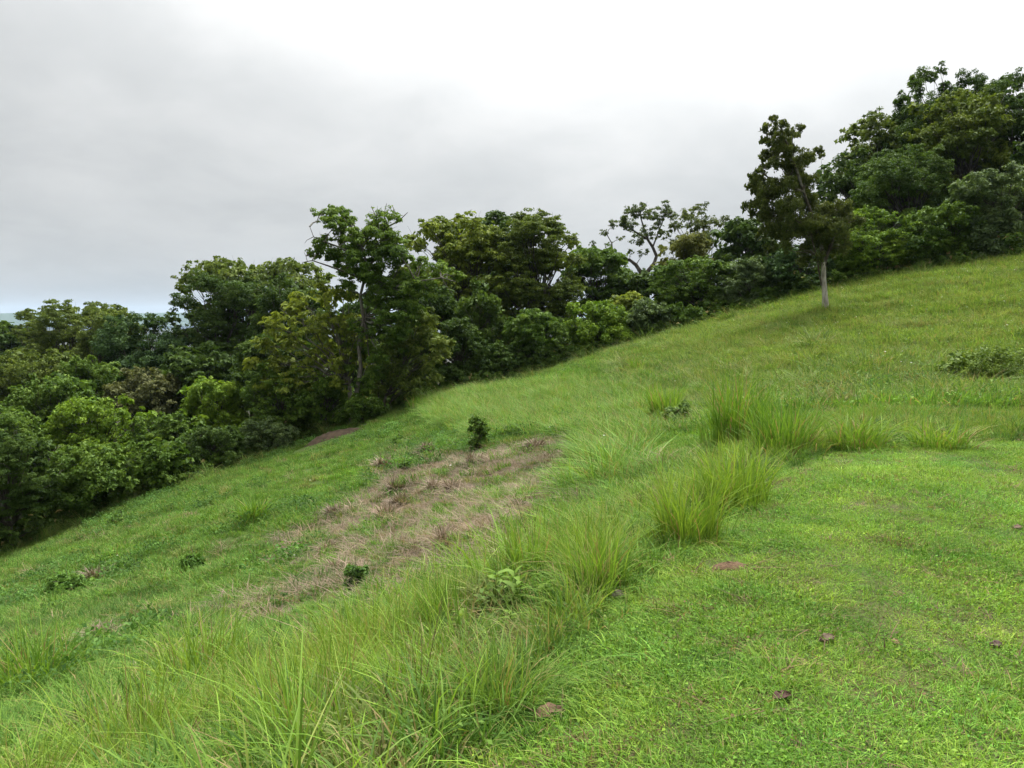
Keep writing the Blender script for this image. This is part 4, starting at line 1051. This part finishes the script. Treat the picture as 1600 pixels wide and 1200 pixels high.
k = in_view(p) & (zone_dist(FOREST, p) < -.2) & (zone_dist(LAWN, p) < -1.2) & (f > .18) & (R.random(len(p)) < .5); p = p[k]; n = len(p)
col = np.array([0.27, 0.205, 0.125])[None] * (1 + R.normal(0, .2, n))[:, None]
s1 = R.uniform(.5, 1.2, n)
scatter('straw_scraps', 'scattered tufts of dry straw in the slope grass', 'straw', STRAW_C, p, R.random(n) * 6.28, np.stack([s1, s1, s1 * 1.3], 1), R.integers(0, 5, n), col, .2)
M_SEED, sn = new_mat('seed_head'); sd = sn.node('ShaderNodeBsdfPrincipled'); sd.inputs['Base Color'].default_value = (.72, .70, .62, 1); sd.inputs['Roughness'].default_value = .8; out(sn, sd.outputs[0])
fl = small_leaves(9, .018, .02, .02, rg); fl = (fl[0] + np.array([0, 0, .38]), fl[1], fl[2])
SEED_C = proto_collection('seedhead', [fast_mesh('seed_tuft', *fl, M_SEED)])
p = np.concatenate([np.stack([R.uniform(9, 26, 170), R.uniform(15, 40, 170)], 1), np.stack([R.uniform(-9, 6, 10), R.uniform(12, 24, 10)], 1)])
p = p[in_view(p) & (zone_dist(FOREST, p) < -.5) & (zone_dist(LAWN, p) < -.1)]; n = len(p)
scatter('seed_heads', 'tiny white seed heads dotted over the grass', 'seed heads', SEED_C, p, R.random(n) * 6.28, np.ones((n, 3)) * R.uniform(.6, 1.3, (n, 1)), np.zeros(n), np.ones((n, 3)))

# ------------------------------------------------------------------ far mountain and the air in between
az = np.linspace(-70, 40, 221); rows = 14; V = []
for j in range(rows):
    f = j / (rows - 1)
    for a_ in az:
        d_ = 7600 + 1500 * f; e_ = 66 + 34 * float(fbm(np.array(a_ / 9.0), np.array(2.3), 5)) + 14 * float(fbm(np.array(a_ / 2.5), np.array(7.1 + f), 9))
        V.append((d_ * math.sin(RAD(a_)), d_ * math.cos(RAD(a_)), -90 + (e_ + 90) * math.sin(math.pi * min(1, .06 + f)) ** .8 + 10 * float(fbm(np.array(a_ / 1.3), np.array(f * 5), 4))))
nz = len(az)
q = [[j * nz + i, j * nz + i + 1, (j + 1) * nz + i + 1, (j + 1) * nz + i] for j in range(rows - 1) for i in range(nz - 1)]
mm, mn = new_mat('far_forest')
mg = mn.node('ShaderNodeNewGeometry'); mc = mn.mix(mn.noise(mg.outputs['Position'], .01, 5, .6), (0.03, 0.05, 0.02), (0.06, 0.08, 0.03))
mp_ = mn.node('ShaderNodeBsdfDiffuse'); mn.link(mc, mp_.inputs[0]); out(mn, mp_.outputs[0])
tag(link('mountain', fast_mesh('mountain', np.array(V), np.array(q), None, mm, True)), 'distant wooded mountain ridge on the left horizon', kind='structure')
hv = np.array([(x, y, z) for z in (-160, 190) for x, y in ((-11500, -9600), (11500, -9600), (11500, 11500), (-11500, 11500))], float)
hm, hn = new_mat('haze_air')
pv = hn.node('ShaderNodeVolumePrincipled'); pv.inputs['Color'].default_value = (0.62, 0.80, 1.0, 1); pv.inputs['Density'].default_value = 0.00006; pv.inputs['Anisotropy'].default_value = 0.2
ho = hn.node('ShaderNodeOutputMaterial'); hn.link(pv.outputs[0], ho.inputs['Volume'])
tag(link('haze', fast_mesh('haze', hv, np.array([[0, 3, 2, 1], [4, 5, 6, 7], [0, 1, 5, 4], [1, 2, 6, 5], [2, 3, 7, 6], [3, 0, 4, 7]]), None, hm)), 'thin pale blue haze in the air over the valley', None, None, 'stuff')
